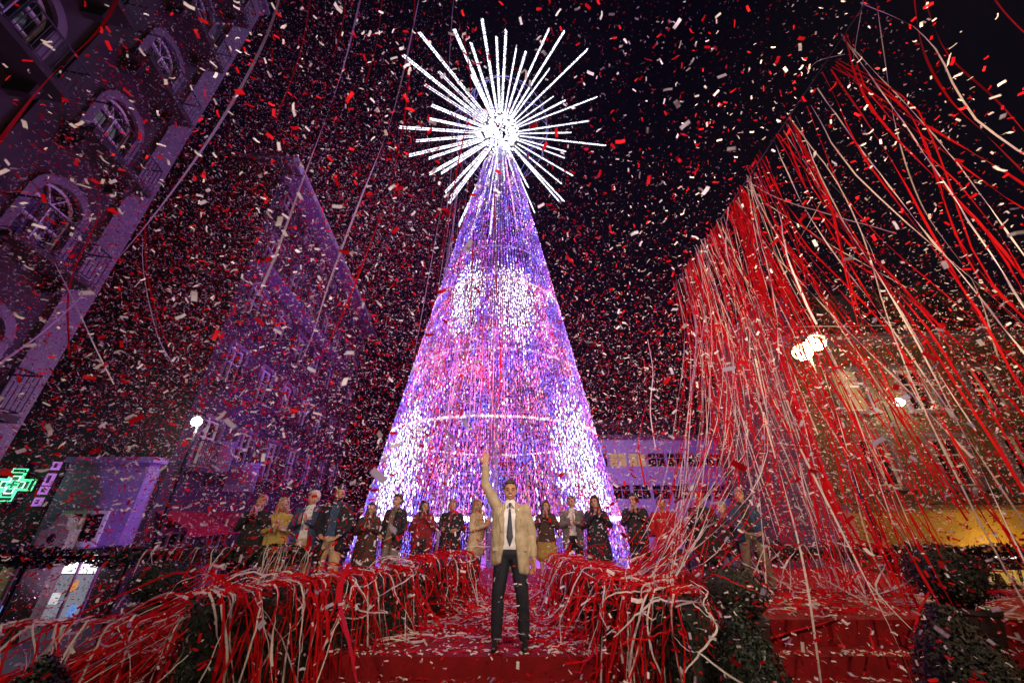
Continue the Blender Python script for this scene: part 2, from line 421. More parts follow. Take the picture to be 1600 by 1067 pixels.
for z, col, dense in ((1.22,(1,.92,1),6), (5.0,(1,.55,.75),2.4), (8.3,(.8,.45,1),1.2), (10.3,(.7,.3,1),1.0), (12.8,(1,.5,.6),1.7), (15.5,(.5,.3,1),1.0), (18.5,(.6,.2,1),.8), (22,(.7,.2,1),.8), (26.1,(.9,.7,1),1.5)):
    r = cone_r(z)+.03; n = int(2*math.pi*r/0.085)
    pts=[(r*math.sin(2*math.pi*i/n), -r*math.cos(2*math.pi*i/n), z+rnd.gauss(0,.015)) for i in range(n)]
    kk=[max(.1,rnd.gauss(.6,.3))*dense*(.3 if rnd.random()<.6 else .55) for _ in pts]
    ring=[(r*math.sin(2*math.pi*i/48), -r*math.cos(2*math.pi*i/48), z) for i in range(49)]
    link('hoop', bulbs_mesh('hoop', pts, [tuple(x*q for x in col) for q in kk], 0.045, [ring]), [M_bulb, M_wire], tree)
b = MB()
for k in range(12):
    th=2*math.pi*(k+.5)/12; b.tube([(cone_r(q)*.985*math.sin(th), -cone_r(q)*.985*math.cos(th), q) for q in (-1.7, ZT)], 0.05, 5)
b.build('rib', M_steel, tree)
b = MB(); b.tube([(0,0,STREET),(0,0,ZT+3.2)],[.3,.18],8); b.build('mast', M_steel, tree)
b = MB(); b.lathe([(7.0,STREET+.005),(7.0,-1.0),(6.8,-.96)],48); b.build('base_plinth', mat('plinth_white',(.5,.48,.5),.6), tree)

SZ = 30.3
star = thing('star_topper', 'huge white star of lit spikes on top of the tree', 'star', (TX, TY, SZ))
M_star = led_mat('star_bulb', 4.0)
def spike_mesh(L, tint, br):
    pts=[]; cs=[]; z=1.7
    while z < L:
        for sx,sy in ((.045,.045),(-.045,-.045)):
            k=max(.25, rnd.gauss(1,.35))*br; pts.append((sx,sy,z+rnd.uniform(-.05,.05))); cs.append(tuple(q*k for q in tint))
        z += 0.085
    w=[[(sx,sy,.8),(sx,sy,L)] for sx,sy in ((.06,.06),(-.06,.06),(.06,-.06),(-.06,-.06))]
    return bulbs_mesh('spike', pts, cs, 0.058, w)
protos=[]
for L in (6.7,7.5,8.2,8.8):
    protos.append(spike_mesh(L,(0.86,0.86,1.0),.62)); 
protos.append(spike_mesh(8.0,(1.0,.45,.5),.45)); protos.append(spike_mesh(7.0,(.85,.8,1.0),.45))
AX=(cam.location-Vector((TX,TY,SZ))).normalized(); U1=AX.orthogonal().normalized(); U2=AX.cross(U1)
NSP=48; gold=math.pi*(3-math.sqrt(5))
for i in range(NSP):
    el=(.12,-.35,.42,-.12,.7,-.62)[i%6] + rnd.gauss(0,.06); a=2*math.pi*i/NSP*1.0+rnd.gauss(0,.03)
    d=AX*math.sin(el)+(U1*math.cos(a)+U2*math.sin(a))*math.cos(el)
    m = rnd.choice(protos[:4]) if rnd.random()<.86 else (protos[4] if d.z<.1 else protos[5])
    o=link('spike', m, [M_star, M_wire], star); o.rotation_euler=d.to_track_quat('Z','Y').to_euler()
pts=[]; cs=[]
for i in range(650):
    d=Vector([rnd.gauss(0,1) for _ in range(3)]).normalized(); r=rnd.uniform(.9,1.6); pts.append(d*r); k=rnd.uniform(.3,1.2); cs.append((.9*k,.9*k,1.0*k))
co=link('core', bulbs_mesh('core', pts, cs, .075), [M_star, M_wire], star); co['kind']='stuff'
w=MB()
for i in range(7):
    ax=Vector([rnd.gauss(0,1) for _ in range(3)]).normalized(); u=ax.orthogonal().normalized(); v_=ax.cross(u)
    w.tube([(u*math.cos(t)+v_*math.sin(t))*4.0 for t in [2*math.pi*k/24 for k in range(25)]],.018,4,False)
w.build('wire_frame', mat('frame_glow',(.3,.3,.5),.4,emit=(.3,.25,1),strength=.06), star)

# ------------------------------------------------------------------ street lamps, signs, shops
def street_lamp(loc, h, heads, label, col, power, warm, gr=.2):
    t = thing('street_lamp', label, 'street lamp', loc)
    b=MB(); b.lathe([(.16,0),(.16,.5),(.08,.6),(.06,h)],12); b.build('pole', M_iron, t)
    for dx,dz in heads:
        b=MB(); b.tube([(0,0,h-.3),(dx*.6,-.1,h+dz+.25),(dx,-.15,h+dz+.22)],.03,6); b.build('arm', M_iron, t)
        b=MB(); b.lathe([(.05,.22),(.2,.16),(.24,.08),(.24,.06)],14,(dx,-.15,h+dz)); hd=b.build('lamp_head', M_iron, t, smooth=True)
        b=MB(); b.lathe([(gr*math.sin(math.pi*q/10)+.004,-gr*math.cos(math.pi*q/10)-gr*.75) for q in range(11)],18,(dx,-.15,h+dz)); b.build('bulb', mat('bulb_'+col,(1,1,1),.3,emit=warm,strength=28), hd, smooth=True)
        lamp('street_lamp_light','POINT',Vector(loc)+Vector((dx,-.25,h+dz-gr*2.2)),power,warm,.15)
    return t
p=at(1255,535,11.0)
street_lamp((p.x,p.y,STREET), p.z-STREET, ((-.28,-.22),(.28,.12)), 'twin headed warm street lamp glowing among the red streamers', 'warm', 850, (1,.62,.28), .27)  # globes oversized, so their shape stands in for the lamp's glare
p=at(314,655,13.5)
street_lamp((p.x,p.y,STREET), p.z-STREET, ((0.0,0),), 'single white street lamp left of the tree', 'cool', 130, (1,.95,.85), .16)
p=at(1405,628,16.2)
wl=thing('wall_lamp','round white lamp on the front of the ochre building','lamp',p)
b=MB(); b.lathe([(.02,-.2),(.14,-.14),(.2,0),(.14,.14),(.02,.2)],14); b.build('globe',mat('bulb_wall',(1,1,1),.3,emit=(1,.93,.8),strength=18),wl,smooth=True)
b=MB(); b.tube([(0,0,.19),(0,.35,.35),(0,.75,.35)],.025,6); b.build('bracket',M_iron,wl)
lamp('wall_lamp_light','POINT',p+Vector((0,-.3,0)),120,(1,.85,.6),.15)
lamp('fascia_light','AREA',(18.5,15.0,-1.0),130,(1,.62,.15),1.0,(19.5,16.4,1.2))
lamp('fascia_light','AREA',(23.5,14.6,-1.0),130,(1,.62,.15),1.0,(24.5,16.0,1.2))

# pharmacy cross at the left edge: nested green neon outlines on a dark panel
p=at(20,757,13.6)
for z in [1.5+.62*i for i in range(20)]:
    r = cone_r(z)-.02
    b=MB(); b.tube([(r*math.sin(2*math.pi*i/48), -r*math.cos(2*math.pi*i/48), z) for i in range(49)],.014,3,False); b.build('hoop',mat('lattice_glow',(.3,.2,.4),.5,emit=(.55,.22,.9),strength=.5),tree)
cr=thing('pharmacy_sign','green neon cross sign at the far left edge','sign',p,R(28))
def cross_outline(s): 
    a=s*.34
    return [(-a,-s),(a,-s),(a,-a),(s,-a),(s,a),(a,a),(a,s),(-a,s),(-a,a),(-s,a),(-s,-a),(-a,-a)]
b=MB(); b.prism(cross_outline(.56),0,.12); b.build('cross_panel',mat('sign_black',(.01,.02,.015),.4),cr)
for s,st in ((.52,1.4),(.40,.9),(.28,1.5),(.14,.9)):
    b=MB(); o=cross_outline(s); b.tube([(x,-.025,z) for x,z in o+o[:1]],.022,5); b.build('neon_tube',mat('neon_green%d'%int(s*100),(.2,.9,.5),.3,emit=(.12,1,.42) if s!=.28 else (.75,1,.85),strength=st),cr)
b=MB(); b.tube([(-.62,.06,0),(-1.1,.06,0)],.04,6); b.build('bracket',M_iron,cr)
lamp('pharmacy_light','POINT',p+Vector((.1,-.5,0)),25,(.2,1,.5),.3)
vs=thing('vertical_sign','narrow lilac letter blocks beside the green cross','sign',p+Vector((.85,.25,.1)),R(28))
for k,(z0,z1) in enumerate(((-.78,-.5),(-.4,-.14),(-.1,.3),(.42,.7))):
    b=MB(); b.box((-.1,0,z0),(.12,.08,z1)); q=b.build('letter_block',mat('lilac_sign',(.5,.25,.6),.4,emit=(.6,.2,.8),strength=.55),vs)
    b=MB(); b.box((-.03,-.02,z0+.07),(.05,-.001,z1-.07)); b.build('letter',mat('sign_dark',(.12,.03,.2),.4),q)

# shopfront on the end wall of the second building
sh=thing('shop_front','violet lit pharmacy shopfront with bright white window on the left','shop',(-18.6,14.2,STREET))
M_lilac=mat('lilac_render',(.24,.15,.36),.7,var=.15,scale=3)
M_lit=mat('shop_light',(.9,.9,.9),.4,emit=(.95,1,.95),strength=1.6)
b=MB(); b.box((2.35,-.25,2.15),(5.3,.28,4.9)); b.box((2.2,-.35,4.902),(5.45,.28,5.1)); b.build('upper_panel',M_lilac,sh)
b=MB(); b.box((3.0,-.33,2.2),(4.6,-.252,2.36)); b.box((3.0,-.33,3.2),(4.6,-.252,3.3)); b.box((3.0,-.33,2.362),(3.1,-.252,3.198)); b.box((4.5,-.33,2.362),(4.6,-.252,3.198)); b.box((3.75,-.33,2.362),(3.85,-.252,3.198)); wd=b.build('window',M_white,sh)
b=MB(); b.box((3.1,-.275,2.37),(4.5,-.256,3.19)); b.build('pane',M_glass,wd)
b=MB(); b.box((1.4,-.5,.2),(2.15,.28,1.7)); b.build('side_panel',mat('green_panel',(.22,.30,.12),.5,var=.2),sh)
b=MB(); b.box((2.7,-.1,1.42),(4.85,-.06,1.95)); b.build('lit_ceiling',M_lit,sh)
b=MB(); b.box((2.2,-.1,0.1),(4.85,-.06,1.38)); b.build('shop_window',mat('shop_window',(.1,.1,.12),.1,emit=(.75,.8,1),strength=.25,spec=.6),sh)
for k in range(5):
    b=MB(); b.box((2.18+k*.67,-.16,.05),(2.25+k*.67,-.11,2.05)); b.build('mullion',mat('pink_frame',(.45,.2,.4),.5),sh)
for k in range(7):
    b=MB(); x=2.3+.36*k+.05*(k%2); z=.25+.34*(k%3); b.box((x,-.135,z),(x+.24,-.105,z+.3)); b.build('poster',mat('poster%d'%(k%3),[(.2,.35,.7),(.8,.8,.85),(.6,.15,.1)][k%3],.5,emit=[(.2,.4,1),(1,1,1),(1,.4,.1)][k%3],strength=.6),sh)
lamp('shop_lamp','AREA',(-16.5,13.2,.6),50,(.9,1,.92),1.2,(-16.2,10,-.8))
lamp('shop_violet','SPOT',(-11.5,10.5,-1.2),500,(.55,.22,1),.2,(-14.6,14.2,1.9),55,.7)
vl=thing('ticket_kiosk','small pale green kiosk panel with a dark oval opening','kiosk',at(85,850,12.6)+Vector((0,0,-2.6)))
b=MB(); b.box((-.45,-.15,0),(.45,.15,3.0)); b.prism([(-.3,3.0),(.3,3.0),(.2,3.35),(-.05,3.45)],-.15,.15); b.build('panel',mat('green_panel',(.22,.30,.12),.5),vl)
b=MB(); b.lathe([(.02,0),(.11,.02),(.13,.05)],14); o=b.build('opening',M_glass,vl); o.rotation_euler=(R(90),0,0); o.location=(0,-.12,2.75)

for k in range(2):
    b=MB(); b.prism([(0.05+2.9*k,2.55),(3.1+2.9*k,2.55),(3.1+2.9*k,2.62),(0.05+2.9*k,2.62)],-1.5,-.01)
    aw=MB(); x0,x1=.2+2.9*k,2.95+2.9*k
    for j in range(9):
        xa=x0+(x1-x0)*j/9; xb=x0+(x1-x0)*(j+1)/9-.01
        aw.add([(xa,-.02,3.3),(xb,-.02,3.3),(xb,-1.3,2.7),(xa,-1.3,2.7),(xa,-1.32,2.42),(xb,-1.32,2.42)],[(0,3,2,1),(3,4,5,2)])
    aw.build('awning',mat('red_canvas',(.55,.02,.05),.7,translucent=.4),b2)
# hanging ornament banners on the second building
for (u,v,d),lab in (((338,712,16.2),'square lilac banner with red curls nearest the white street lamp'),((378,745,17.5),'square lilac banner with red curls nearer the tree')):
    p=at(u,v,d); bn=thing('ornament_banner',lab,'banner',p,R(12),'lilac ornament banners')
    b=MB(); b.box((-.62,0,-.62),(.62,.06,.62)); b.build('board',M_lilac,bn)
    for sx,sz,r_ in ((-.2,.12,.24),(.22,-.1,.28),(.2,.32,.14)):
        b=MB(); b.tube([(sx+r_*(1-.04*k)*math.cos(k*.5),-.03,sz+r_*(1-.04*k)*math.sin(k*.5)) for k in range(17)],.035,5); b.build('curl',mat('curl_red',(.6,.05,.25),.4),bn)
    b=MB(); b.tube([(-.62,.03,.66),(-1.1,.03,.66)],.03,5); b.build('arm',M_iron,bn)

# bar on the right with gold lettering
br=thing('bar_front','dark bar front under the fascia with gold lettering and round gold emblem','shop',(15.2,14.6,STREET),R(-3))
b=MB(); b.box((-2,.0,0),(9,.25,2.0)); b.build('dark_front',mat('bar_black',(.012,.01,.01),.35,var=.3),br)
M_gold=mat('gold_letters',(.62,.42,.08),.35,emit=(1,.62,.12),strength=.35,metal=.3)
cu=bpy.data.curves.new('lettering','FONT'); cu.body='rvu'; cu.size=.95; cu.extrude=.03; cu.shear=.25
o=bpy.data.objects.new('tmp',cu); COL.objects.link(o); bpy.context.view_layer.update()
me=bpy.data.meshes.new_from_object(o.evaluated_get(bpy.context.evaluated_depsgraph_get())); bpy.data.objects.remove(o)
lt=link('lettering',me,None,br); me.materials.clear(); me.materials.append(M_gold); lt.rotation_euler=(R(90),0,0); lt.location=(.9,-.06,1.05)
b=MB(); b.tube([(2.35+.55*math.cos(t),-.05,.62+.42*math.sin(t)) for t in [2*math.pi*k/24 for k in range(25)]],.07,6); b.tube([(2.1,-.05,.55),(2.3,-.05,.85),(2.42,-.05,.5),(2.6,-.05,.75)],.06,6)
b.tube([(2.35+.30*math.cos(t),-.05,.6+.2*math.sin(t)) for t in [2*math.pi*k/16 for k in range(12)]],.05,6); b.build('emblem',M_gold,br)
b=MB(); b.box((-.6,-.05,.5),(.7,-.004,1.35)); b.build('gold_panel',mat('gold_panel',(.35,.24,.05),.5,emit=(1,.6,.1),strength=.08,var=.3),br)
for k in range(4):
    b=MB(); b.tube([(k*1.9-.6,-.25,1.86),(k*1.9+.1,-.25,1.86)],.035,6); b.build('strip_light',M_lit,br)
# ------------------------------------------------------------------ people
TMP = bpy.data.scenes.new('tmp_eval')
_ico = None
def ico_pts():
    global _ico
    if _ico is None:
        bm=bmesh.new(); bmesh.ops.create_icosphere(bm, subdivisions=2, radius=1.0); _ico=[v.co.copy() for v in bm.verts]; bm.free()
    return _ico
def blob(name, hulls, voxel, mat_, parent, smooth=2, wob=0.0):
    """union of rounded hulls as one continuous surface"""
    bm=bmesh.new()
    for h in hulls:
        vs=[]
        for p in h:
            c=Vector(p[:3]); sc=Vector(p[4:7]) if len(p)>4 else Vector((1,1,1))
            for q in ico_pts(): vs.append(bm.verts.new(c+Vector((q.x*sc.x,q.y*sc.y,q.z*sc.z))*p[3]))
        r=bmesh.ops.convex_hull(bm, input=vs)
        bmesh.ops.delete(bm, geom=list({e for e in r['geom_interior']+r['geom_unused'] if isinstance(e,bmesh.types.BMVert)}), context='VERTS')
    me=bpy.data.meshes.new('tmp'); bm.to_mesh(me); bm.free()
    o=bpy.data.objects.new('tmp',me); TMP.collection.objects.link(o)
    m=o.modifiers.new('r','REMESH'); m.mode='VOXEL'; m.voxel_size=voxel
    s=o.modifiers.new('s','SMOOTH'); s.factor=.5; s.iterations=smooth
    if voxel>.0095:
        d=o.modifiers.new('d','DECIMATE'); d.ratio=.5
    vl_=TMP.view_layers[0]; vl_.update()
    out=bpy.data.meshes.new_from_object(o.evaluated_get(vl_.depsgraph))
    bpy.data.objects.remove(o); bpy.data.meshes.remove(me); out.name=name
    if wob:
        nrm_=[v.normal.copy() for v in out.vertices]
        for v,nn_ in zip(out.vertices,nrm_):
            n=mnoise.noise(v.co*9.0)*.6+mnoise.noise(v.co*Vector((22,22,7)))*.4; v.co += nn_*n*wob
    out.polygons.foreach_set('use_smooth',[True]*len(out.polygons)); out.update()
    return link(name,out,mat_,parent)

V=Vector
def hand_hulls(w, d, n, side, curl=.25):
    d=V(d).normalized(); n=V(n); n=(n-d*n.dot(d)).normalized(); u=d.cross(n)*side
    P=lambda v,r: (*v,r)
    H=[[P(w+u*.020,.020),P(w-u*.020,.020),P(w+d*.085+u*.032,.014),P(w+d*.085-u*.034,.013)]]
    for i,L in enumerate((.072,.082,.076,.058)):
        s=.033-.022*i; b0=w+d*.088+u*s; sp=u*(s*.35)
        m1=b0+(d+sp*4+n*curl*.5)*(L*.5); t=m1+(d+sp*3+n*curl*1.5).normalized()*(L*.5)
        H+= [[P(b0,.0105),P(m1,.0098)],[P(m1,.0098),P(t,.0085)]]
    b0=w+d*.025+u*.032; m1=b0+(d*.55+u*.75+n*.2).normalized()*.038; t=m1+(d*.85+u*.35+n*.25).normalized()*.034
    return H+[[P(b0,.015),P(m1,.012)],[P(m1,.012),P(t,.010)]]

def person(label, loc, rz, H, top, bottom, hair, skin=M_skinA, pose='clap', female=False, lean=0, head_turn=0, top_kind='jacket', hem=.80, shirt=None, tie=None, under=None, fine=False, hair_kind='short', arms=None, group=None, skirt=None, beard=None, stance=.1, shoes=None, glasses=False, hat=None):
    t=thing('person', label, 'person', loc, R(rz), group)
    k=H/1.78; t.scale=(k,k,k)
    if lean: t.rotation_euler=(R(lean),0,R(rz))
    vx=.006 if fine else .0115; cv=.009 if fine else .015
    sw=.165 if female else .19
    A={}
    presets={'clap':{'R':((-.27,-.03,1.16),(-.055,-.27,1.24)),'L':((.27,-.03,1.16),(.045,-.27,1.26))},
             'high':{'R':((-.26,-.08,1.20),(-.05,-.22,1.44)),'L':((.26,-.08,1.20),(.04,-.23,1.42))},
             'wide':{'R':((-.29,-.02,1.17),(-.16,-.26,1.16)),'L':((.29,-.02,1.17),(.17,-.26,1.13))},
             'low':{'R':((-.28,.0,1.14),(-.12,-.22,1.00)),'L':((.28,.0,1.14),(.15,-.22,.98))},
             'down':{'R':((-.26,.02,1.14),(-.27,-.05,.89)),'L':((.26,.02,1.14),(.27,-.05,.89))}}
    A=dict(presets[pose]) if arms is None else arms
    body=[]; sleeve=[]
    # head and neck, turned about the neck
    ch,sh_=math.cos(R(head_turn)),math.sin(R(head_turn))
    def hd(x,y,z,r,*s): return (x*ch-y*sh_, x*sh_+y*ch, z, r, *s)
    body.append([hd(0,.02,1.695,.086,.88,1.05,1),hd(0,-.015,1.665,.080,.92,1,1),hd(0,-.04,1.60,.050),hd(0,-.060,1.572,.028),hd(.035,-.035,1.615,.042),hd(-.035,-.035,1.615,.042)])
    body.append([hd(0,-.092,1.662,.011),hd(0,-.112,1.628,.014),hd(.012,-.095,1.622,.010),hd(-.012,-.095,1.622,.010)])
    body.append([hd(.030,-.078,1.676,.012),hd(.052,-.066,1.672,.011)]); body.append([hd(-.030,-.078,1.676,.012),hd(-.052,-.066,1.672,.011)])
    body.append([hd(.022,-.083,1.592,.010),hd(-.022,-.083,1.592,.010)])
    for s in (-1,1): body.append([hd(s*.080,.010,1.655,.020,.45,.8,1),hd(s*.078,.012,1.632,.012,.5,.8,1)])
    nr=.050 if female else .058
    body.append([(0,.02,1.44,nr+.012),(0,.005,1.58,nr)])
    body.append([(.11,0,1.34,.095),(-.11,0,1.34,.095),(.12,.0,1.42,.07),(-.12,0,1.42,.07),(.085,0,1.08,.095),(-.085,0,1.08,.095)])
    body.append([(.085,0,1.08,.095),(-.085,0,1.08,.095),(.09,.01,.93,.10),(-.09,.01,.93,.10)])
    legs=[]
    for s in (-1,1):
        a=stance
        body += [[(s*.09,0,.92,.085),(s*(.09+a)/1.6,-.01,.5,.055)],[(s*(.09+a)/1.6,-.01,.5,.055),(s*a*1.15,.02,.09,.04)]]
        legs += [[(s*.085,.0,.95,.112),(s*(.09+a)/1.6,-.01,.52,.082)],[(s*(.09+a)/1.6,-.01,.52,.082),(s*a*1.15,.015,.12,.068)]]
    for sd,s in (('R',-1),('L',1)):
        e,w=V(A[sd][0]),V(A[sd][1]); shd=V((s*sw,0,1.425))
        if w.z>1.7: shd=V((s*sw*.95,0,1.47))
        body += [[(*shd,.058),(*e,.043)],[(*e,.043),(*w,.030)]]
        d=(w-e).normalized()
        if len(A[sd])>2: d=V(A[sd][2])
        n=V((-s,0,0)) if pose in('clap','high') else V((-s*.7,-.7,0))
        if w.z>1.7: n=V((0,-1,0))
        if pose in('clap','high') and arms is None: d=V((-s*.05,-.35,.9))
        body += hand_hulls(w,d,n,s if w.z>1.7 else s, .35 if w.z<1.7 else .08)
        ce=w-(w-e).normalized()*.035
        sleeve += [[(*shd,.076),(*e,.060)],[(*e,.060),(*ce,.046)]]
    blob('body',body,vx,skin,t,smooth=1 if fine else 1)
    # shoes
    for s in (-1,1):
        a=stance*1.15
        blob('shoe',[[(s*a,.045,.045,.045),(s*a,.02,.09,.045),(s*(a+.012),-.15,.032,.034,1,1,.9)]],.014,shoes or mat('shoe_black',(.012,.011,.012),.35),t)
    # trousers or skirt
    if skirt: blob('skirt',[[(.10,0,1.02,.11),(-.10,0,1.02,.11),(.13,.0,skirt,.13),(-.13,0,skirt,.13)]],cv,bottom,t,wob=.006)
    else: blob('trousers',legs+[[(.085,0,.94,.113),(-.085,0,.94,.113),(.085,0,1.03,.10),(-.085,0,1.03,.10)]],cv,bottom,t,wob=.006)
    # upper garment
    c=-.012 if female else 0
    if top_kind=='open':
        g=list(sleeve)
        for s in (-1,1):
            if fine: hem=.86 if s<0 else .76
            g.append([(s*.155,.0,1.425,.072),(s*.10,-.085,1.34,.042),(s*.165,-.02,1.10,.078),(s*.095,-.100,1.08,.036)])
            g.append([(s*.165,-.02,1.10,.078),(s*.095,-.100,1.08,.036),(s*.170,-.01,hem,.072),(s*.135,-.095,hem,.032)])
            g.append([(s*.075,-.02,1.50,.022),(s*.085,-.075,1.40,.022),(s*.10,-.112,1.30,.022)])
        if fine: hem=.80
        g.append([(.14,.045,1.43,.062),(-.14,.045,1.43,.062),(.12,.05,1.10,.075),(-.12,.05,1.10,.075)])
        g.append([(.12,.05,1.10,.075),(-.12,.05,1.10,.075),(.15,.05,hem,.065),(-.15,.05,hem,.065)])
        g.append([(.07,.045,1.50,.03),(-.07,.045,1.50,.03),(.10,.03,1.45,.05),(-.10,.03,1.45,.05)])
        blob('blazer',g,cv,top,t,wob=.012)
        for s in (-1,1):
            pk=MB(); pk.box((s*.15-.06,-.118,.97),(s*.15+.06,-.098,1.01)); pk.build('pocket_flap',top,t)
        # lapels and buttons stand proud of the blazer fronts
        for s in (-1,1):
            blob('lapel',[[(s*.085,-.098,1.43,.012),(s*.135,-.113,1.33,.012),(s*.10,-.142,1.18,.009)]],.007,top,t,smooth=1)
    elif top_kind=='coat':
        h2=hem
        blob('coat',sleeve+[[(.12+c,0,1.42,.09),(-.12-c,0,1.42,.09),(.10,-.01,1.12,.115),(-.10,-.01,1.12,.115)],[(.10,-.01,1.12,.115),(-.10,-.01,1.12,.115),(.13,0,h2,.135),(-.13,0,h2,.135)],[(.05,.02,1.49,.05),(-.05,.02,1.49,.05),(.1,0,1.43,.06),(-.1,0,1.43,.06)]],cv,top,t,wob=.010)
        for s in (-1,1): blob('lapel',[[(s*.05,-.075,1.48,.014),(s*.105,-.098,1.38,.014),(s*.03,-.128,1.22,.010)]],.012,top,t,smooth=1)
    else:
        blob('jacket',sleeve+[[(.12+c,0,1.42,.085),(-.12-c,0,1.42,.085),(.09+c,-.005,1.12,.112),(-.09-c,-.005,1.12,.112)],[(.09+c,-.005,1.12,.112),(-.09-c,-.005,1.12,.112),(.105,0,hem+.05,.12),(-.105,0,hem+.05,.12)],[(.05,.02,1.48,.045),(-.05,.02,1.48,.045),(.1,0,1.43,.06),(-.1,0,1.43,.06)]],cv,top,t,wob=.008)
    if shirt:
        if top_kind=='open':
            blob('shirt',[[(.10,-.005,1.34,.107),(-.10,-.005,1.34,.107),(.08,-.005,1.02,.113),(-.08,-.005,1.02,.113),(.1,0,1.40,.08),(-.1,0,1.40,.08)],[(0,.012,1.455,.074),(0,.005,1.515,.068)]],cv,shirt,t,wob=.004)
            for s in (-1,1): blob('collar',[[(s*.055,-.045,1.525,.010),(s*.020,-.070,1.50,.010),(s*.060,-.080,1.445,.008)]],.007,shirt,t,smooth=1)
        else: blob('shirt',[[(.035,-.072,1.47,.02),(-.035,-.072,1.47,.02),(0,-.108,1.27,.018)],[(0,.012,1.45,.075),(0,.005,1.50,.068)]],.012,shirt,t)
    if tie: blob('tie',[[(0,-.082,1.492,.020),(0,-.095,1.462,.013)],[(0,-.112,1.43,.013),(.032,-.127,1.12,.010),(-.032,-.127,1.12,.010),(0,-.127,1.03,.010)]],.008,tie,t,smooth=1)
    if under: blob('belt',[[(.09,-.005,1.015,.113),(-.09,-.005,1.015,.113)]] if False else [[(.088,0,1.01,.110,1,1,.2),(-.088,0,1.01,.110,1,1,.2)]],.010,under,t,smooth=1)
    # hair
    if hair:
        hh=[[hd(0,.042,1.715,.092,.95,1.02,.95),hd(0,.012,1.738,.070),hd(0,.065,1.65,.075)],[hd(.042,-.048,1.758,.020),hd(-.046,-.046,1.758,.022),hd(0,.0,1.765,.045)]]
        for s in (-1,1): hh.append([hd(s*.076,.012,1.70,.024),hd(s*.078,.03,1.655,.018)])
        if hair_kind=='long':
            hh.append([hd(0,.06,1.70,.085),hd(.05,.075,1.45,.055),hd(-.05,.075,1.45,.055)])
            for s in (-1,1): hh.append([hd(s*.072,-.015,1.715,.034),hd(s*.092,.0,1.60,.032),hd(s*.095,-.03,1.43,.034)])
        blob('hair',hh,.008 if fine else .012,hair,t,smooth=1,wob=.008)
    if hat: blob('cap',[[hd(0,.03,1.74,.098,1,1.05,.8),hd(0,0,1.71,.094)],[hd(0,-.12,1.715,.03,2,1,.4),hd(0,-.07,1.72,.06,1.2,1,.5)]],.012,hat,t)
    if beard: blob('beard',[[hd(0,-.062,1.568,.036),hd(.05,-.03,1.60,.034),hd(-.05,-.03,1.60,.034)],[hd(.04,-.062,1.588,.022),hd(-.04,-.062,1.588,.022)]],.010,beard,t,wob=.004)
    # face features
    for s in (-1,1):
        b=MB(); 
        b.lathe([(.002,-.009),(.009,-.005),(.0115,0),(.009,.005),(.002,.009)],8); e=b.build('eye',M_eye,t,smooth=True); e.location=hd(s*.034,-.090,1.655,0)[:3]; e.scale=(1.3,.7,.75)
        b=MB(); b.tube([hd(s*.016,-.099,1.678,0)[:3],hd(s*.036,-.097,1.684,0)[:3],hd(s*.056,-.082,1.677,0)[:3]],[.004,.0055,.003],5); b.build('eyebrow',hair or mat('brow',(.03,.02,.015),.7),t)
    b=MB(); m=[hd(x,-.094+.55*x*x*8-.002,1.590+abs(x)**2*9,0)[:3] for x in (-.030,-.016,0,.016,.030)]
    b.tube(m,[.003,.0065,.0075,.0065,.003],6); mo=b.build('mouth',M_lip,t)
    if fine:
        b=MB(); b.tube([(q[0]*.8,q[1]-.004,q[2]+.002) for q in m],[.001,.004,.0045,.004,.001],6); b.build('teeth',M_teeth,mo)
    return t

def P(u,d): # floor spot under pixel column u at distance d (using the horizon-row column)
    q=at(u,800,d); return (q.x,d,0)
cl=lambda n,c,**k: mat(n,c,k.pop('rough',.8),var=.2,scale=14,bump=.25,**k)
cream=cl('cream_wool',(.40,.31,.185)); navy=cl('navy_wool',(.006,.007,.014)); black=cl('black_cloth',(.012,.011,.013)); white_s=cl('white_shirt',(.70,.66,.64)); 
camel=cl('camel_trousers',(.46,.30,.17)); blue=cl('blue_blazer',(.03,.055,.12)); yellow=cl('mustard_coat',(.48,.34,.08)); burg=cl('burgundy',(.20,.012,.02)); brown=cl('dark_brown',(.05,.025,.015)); beige=cl('beige_coat',(.52,.41,.25)); grey=cl('grey_tweed',(.15,.14,.13)); olive=cl('olive_trousers',(.17,.14,.10)); ochre_s=cl('ochre_skirt',(.34,.22,.05))
jean=cl('pale_denim',(.18,.25,.42)); redc=cl('red_bib',(.55,.01,.01)); dgrey=cl('dark_grey',(.06,.055,.06))
hb=mat('hair_brown',(.045,.022,.012),.5,var=.4,scale=40); hk=mat('hair_black',(.010,.008,.008),.45,var=.3,scale=40); hbl=mat('hair_blond',(.33,.20,.09),.5,var=.35,scale=40); hw=mat('hair_white',(.62,.58,.52),.6,var=.15,scale=40); hg=mat('hair_grey',(.20,.18,.16),.6,var=.3,scale=40)
skinB=mat('skin_tan',(.45,.22,.13),.5,var=.08,scale=20)
q=at(797,1012,5.2)
person('man in a cream blazer waving one raised arm at the front edge of the stage',(q.x,5.25,0),-3,1.80,cream,navy,hb,skin=skinB,pose='down',top_kind='open',hem=.74,shirt=white_s,tie=mat('tie_dark',(.02,.02,.03),.5),under=black,fine=True,stance=.14,
       arms={'R':((-.335,-.03,1.735),(-.335,-.07,1.985),(.03,-.05,1)),'L':((.275,.03,1.14),(.285,-.05,.885),(.0,-.1,-1))},head_turn=4)
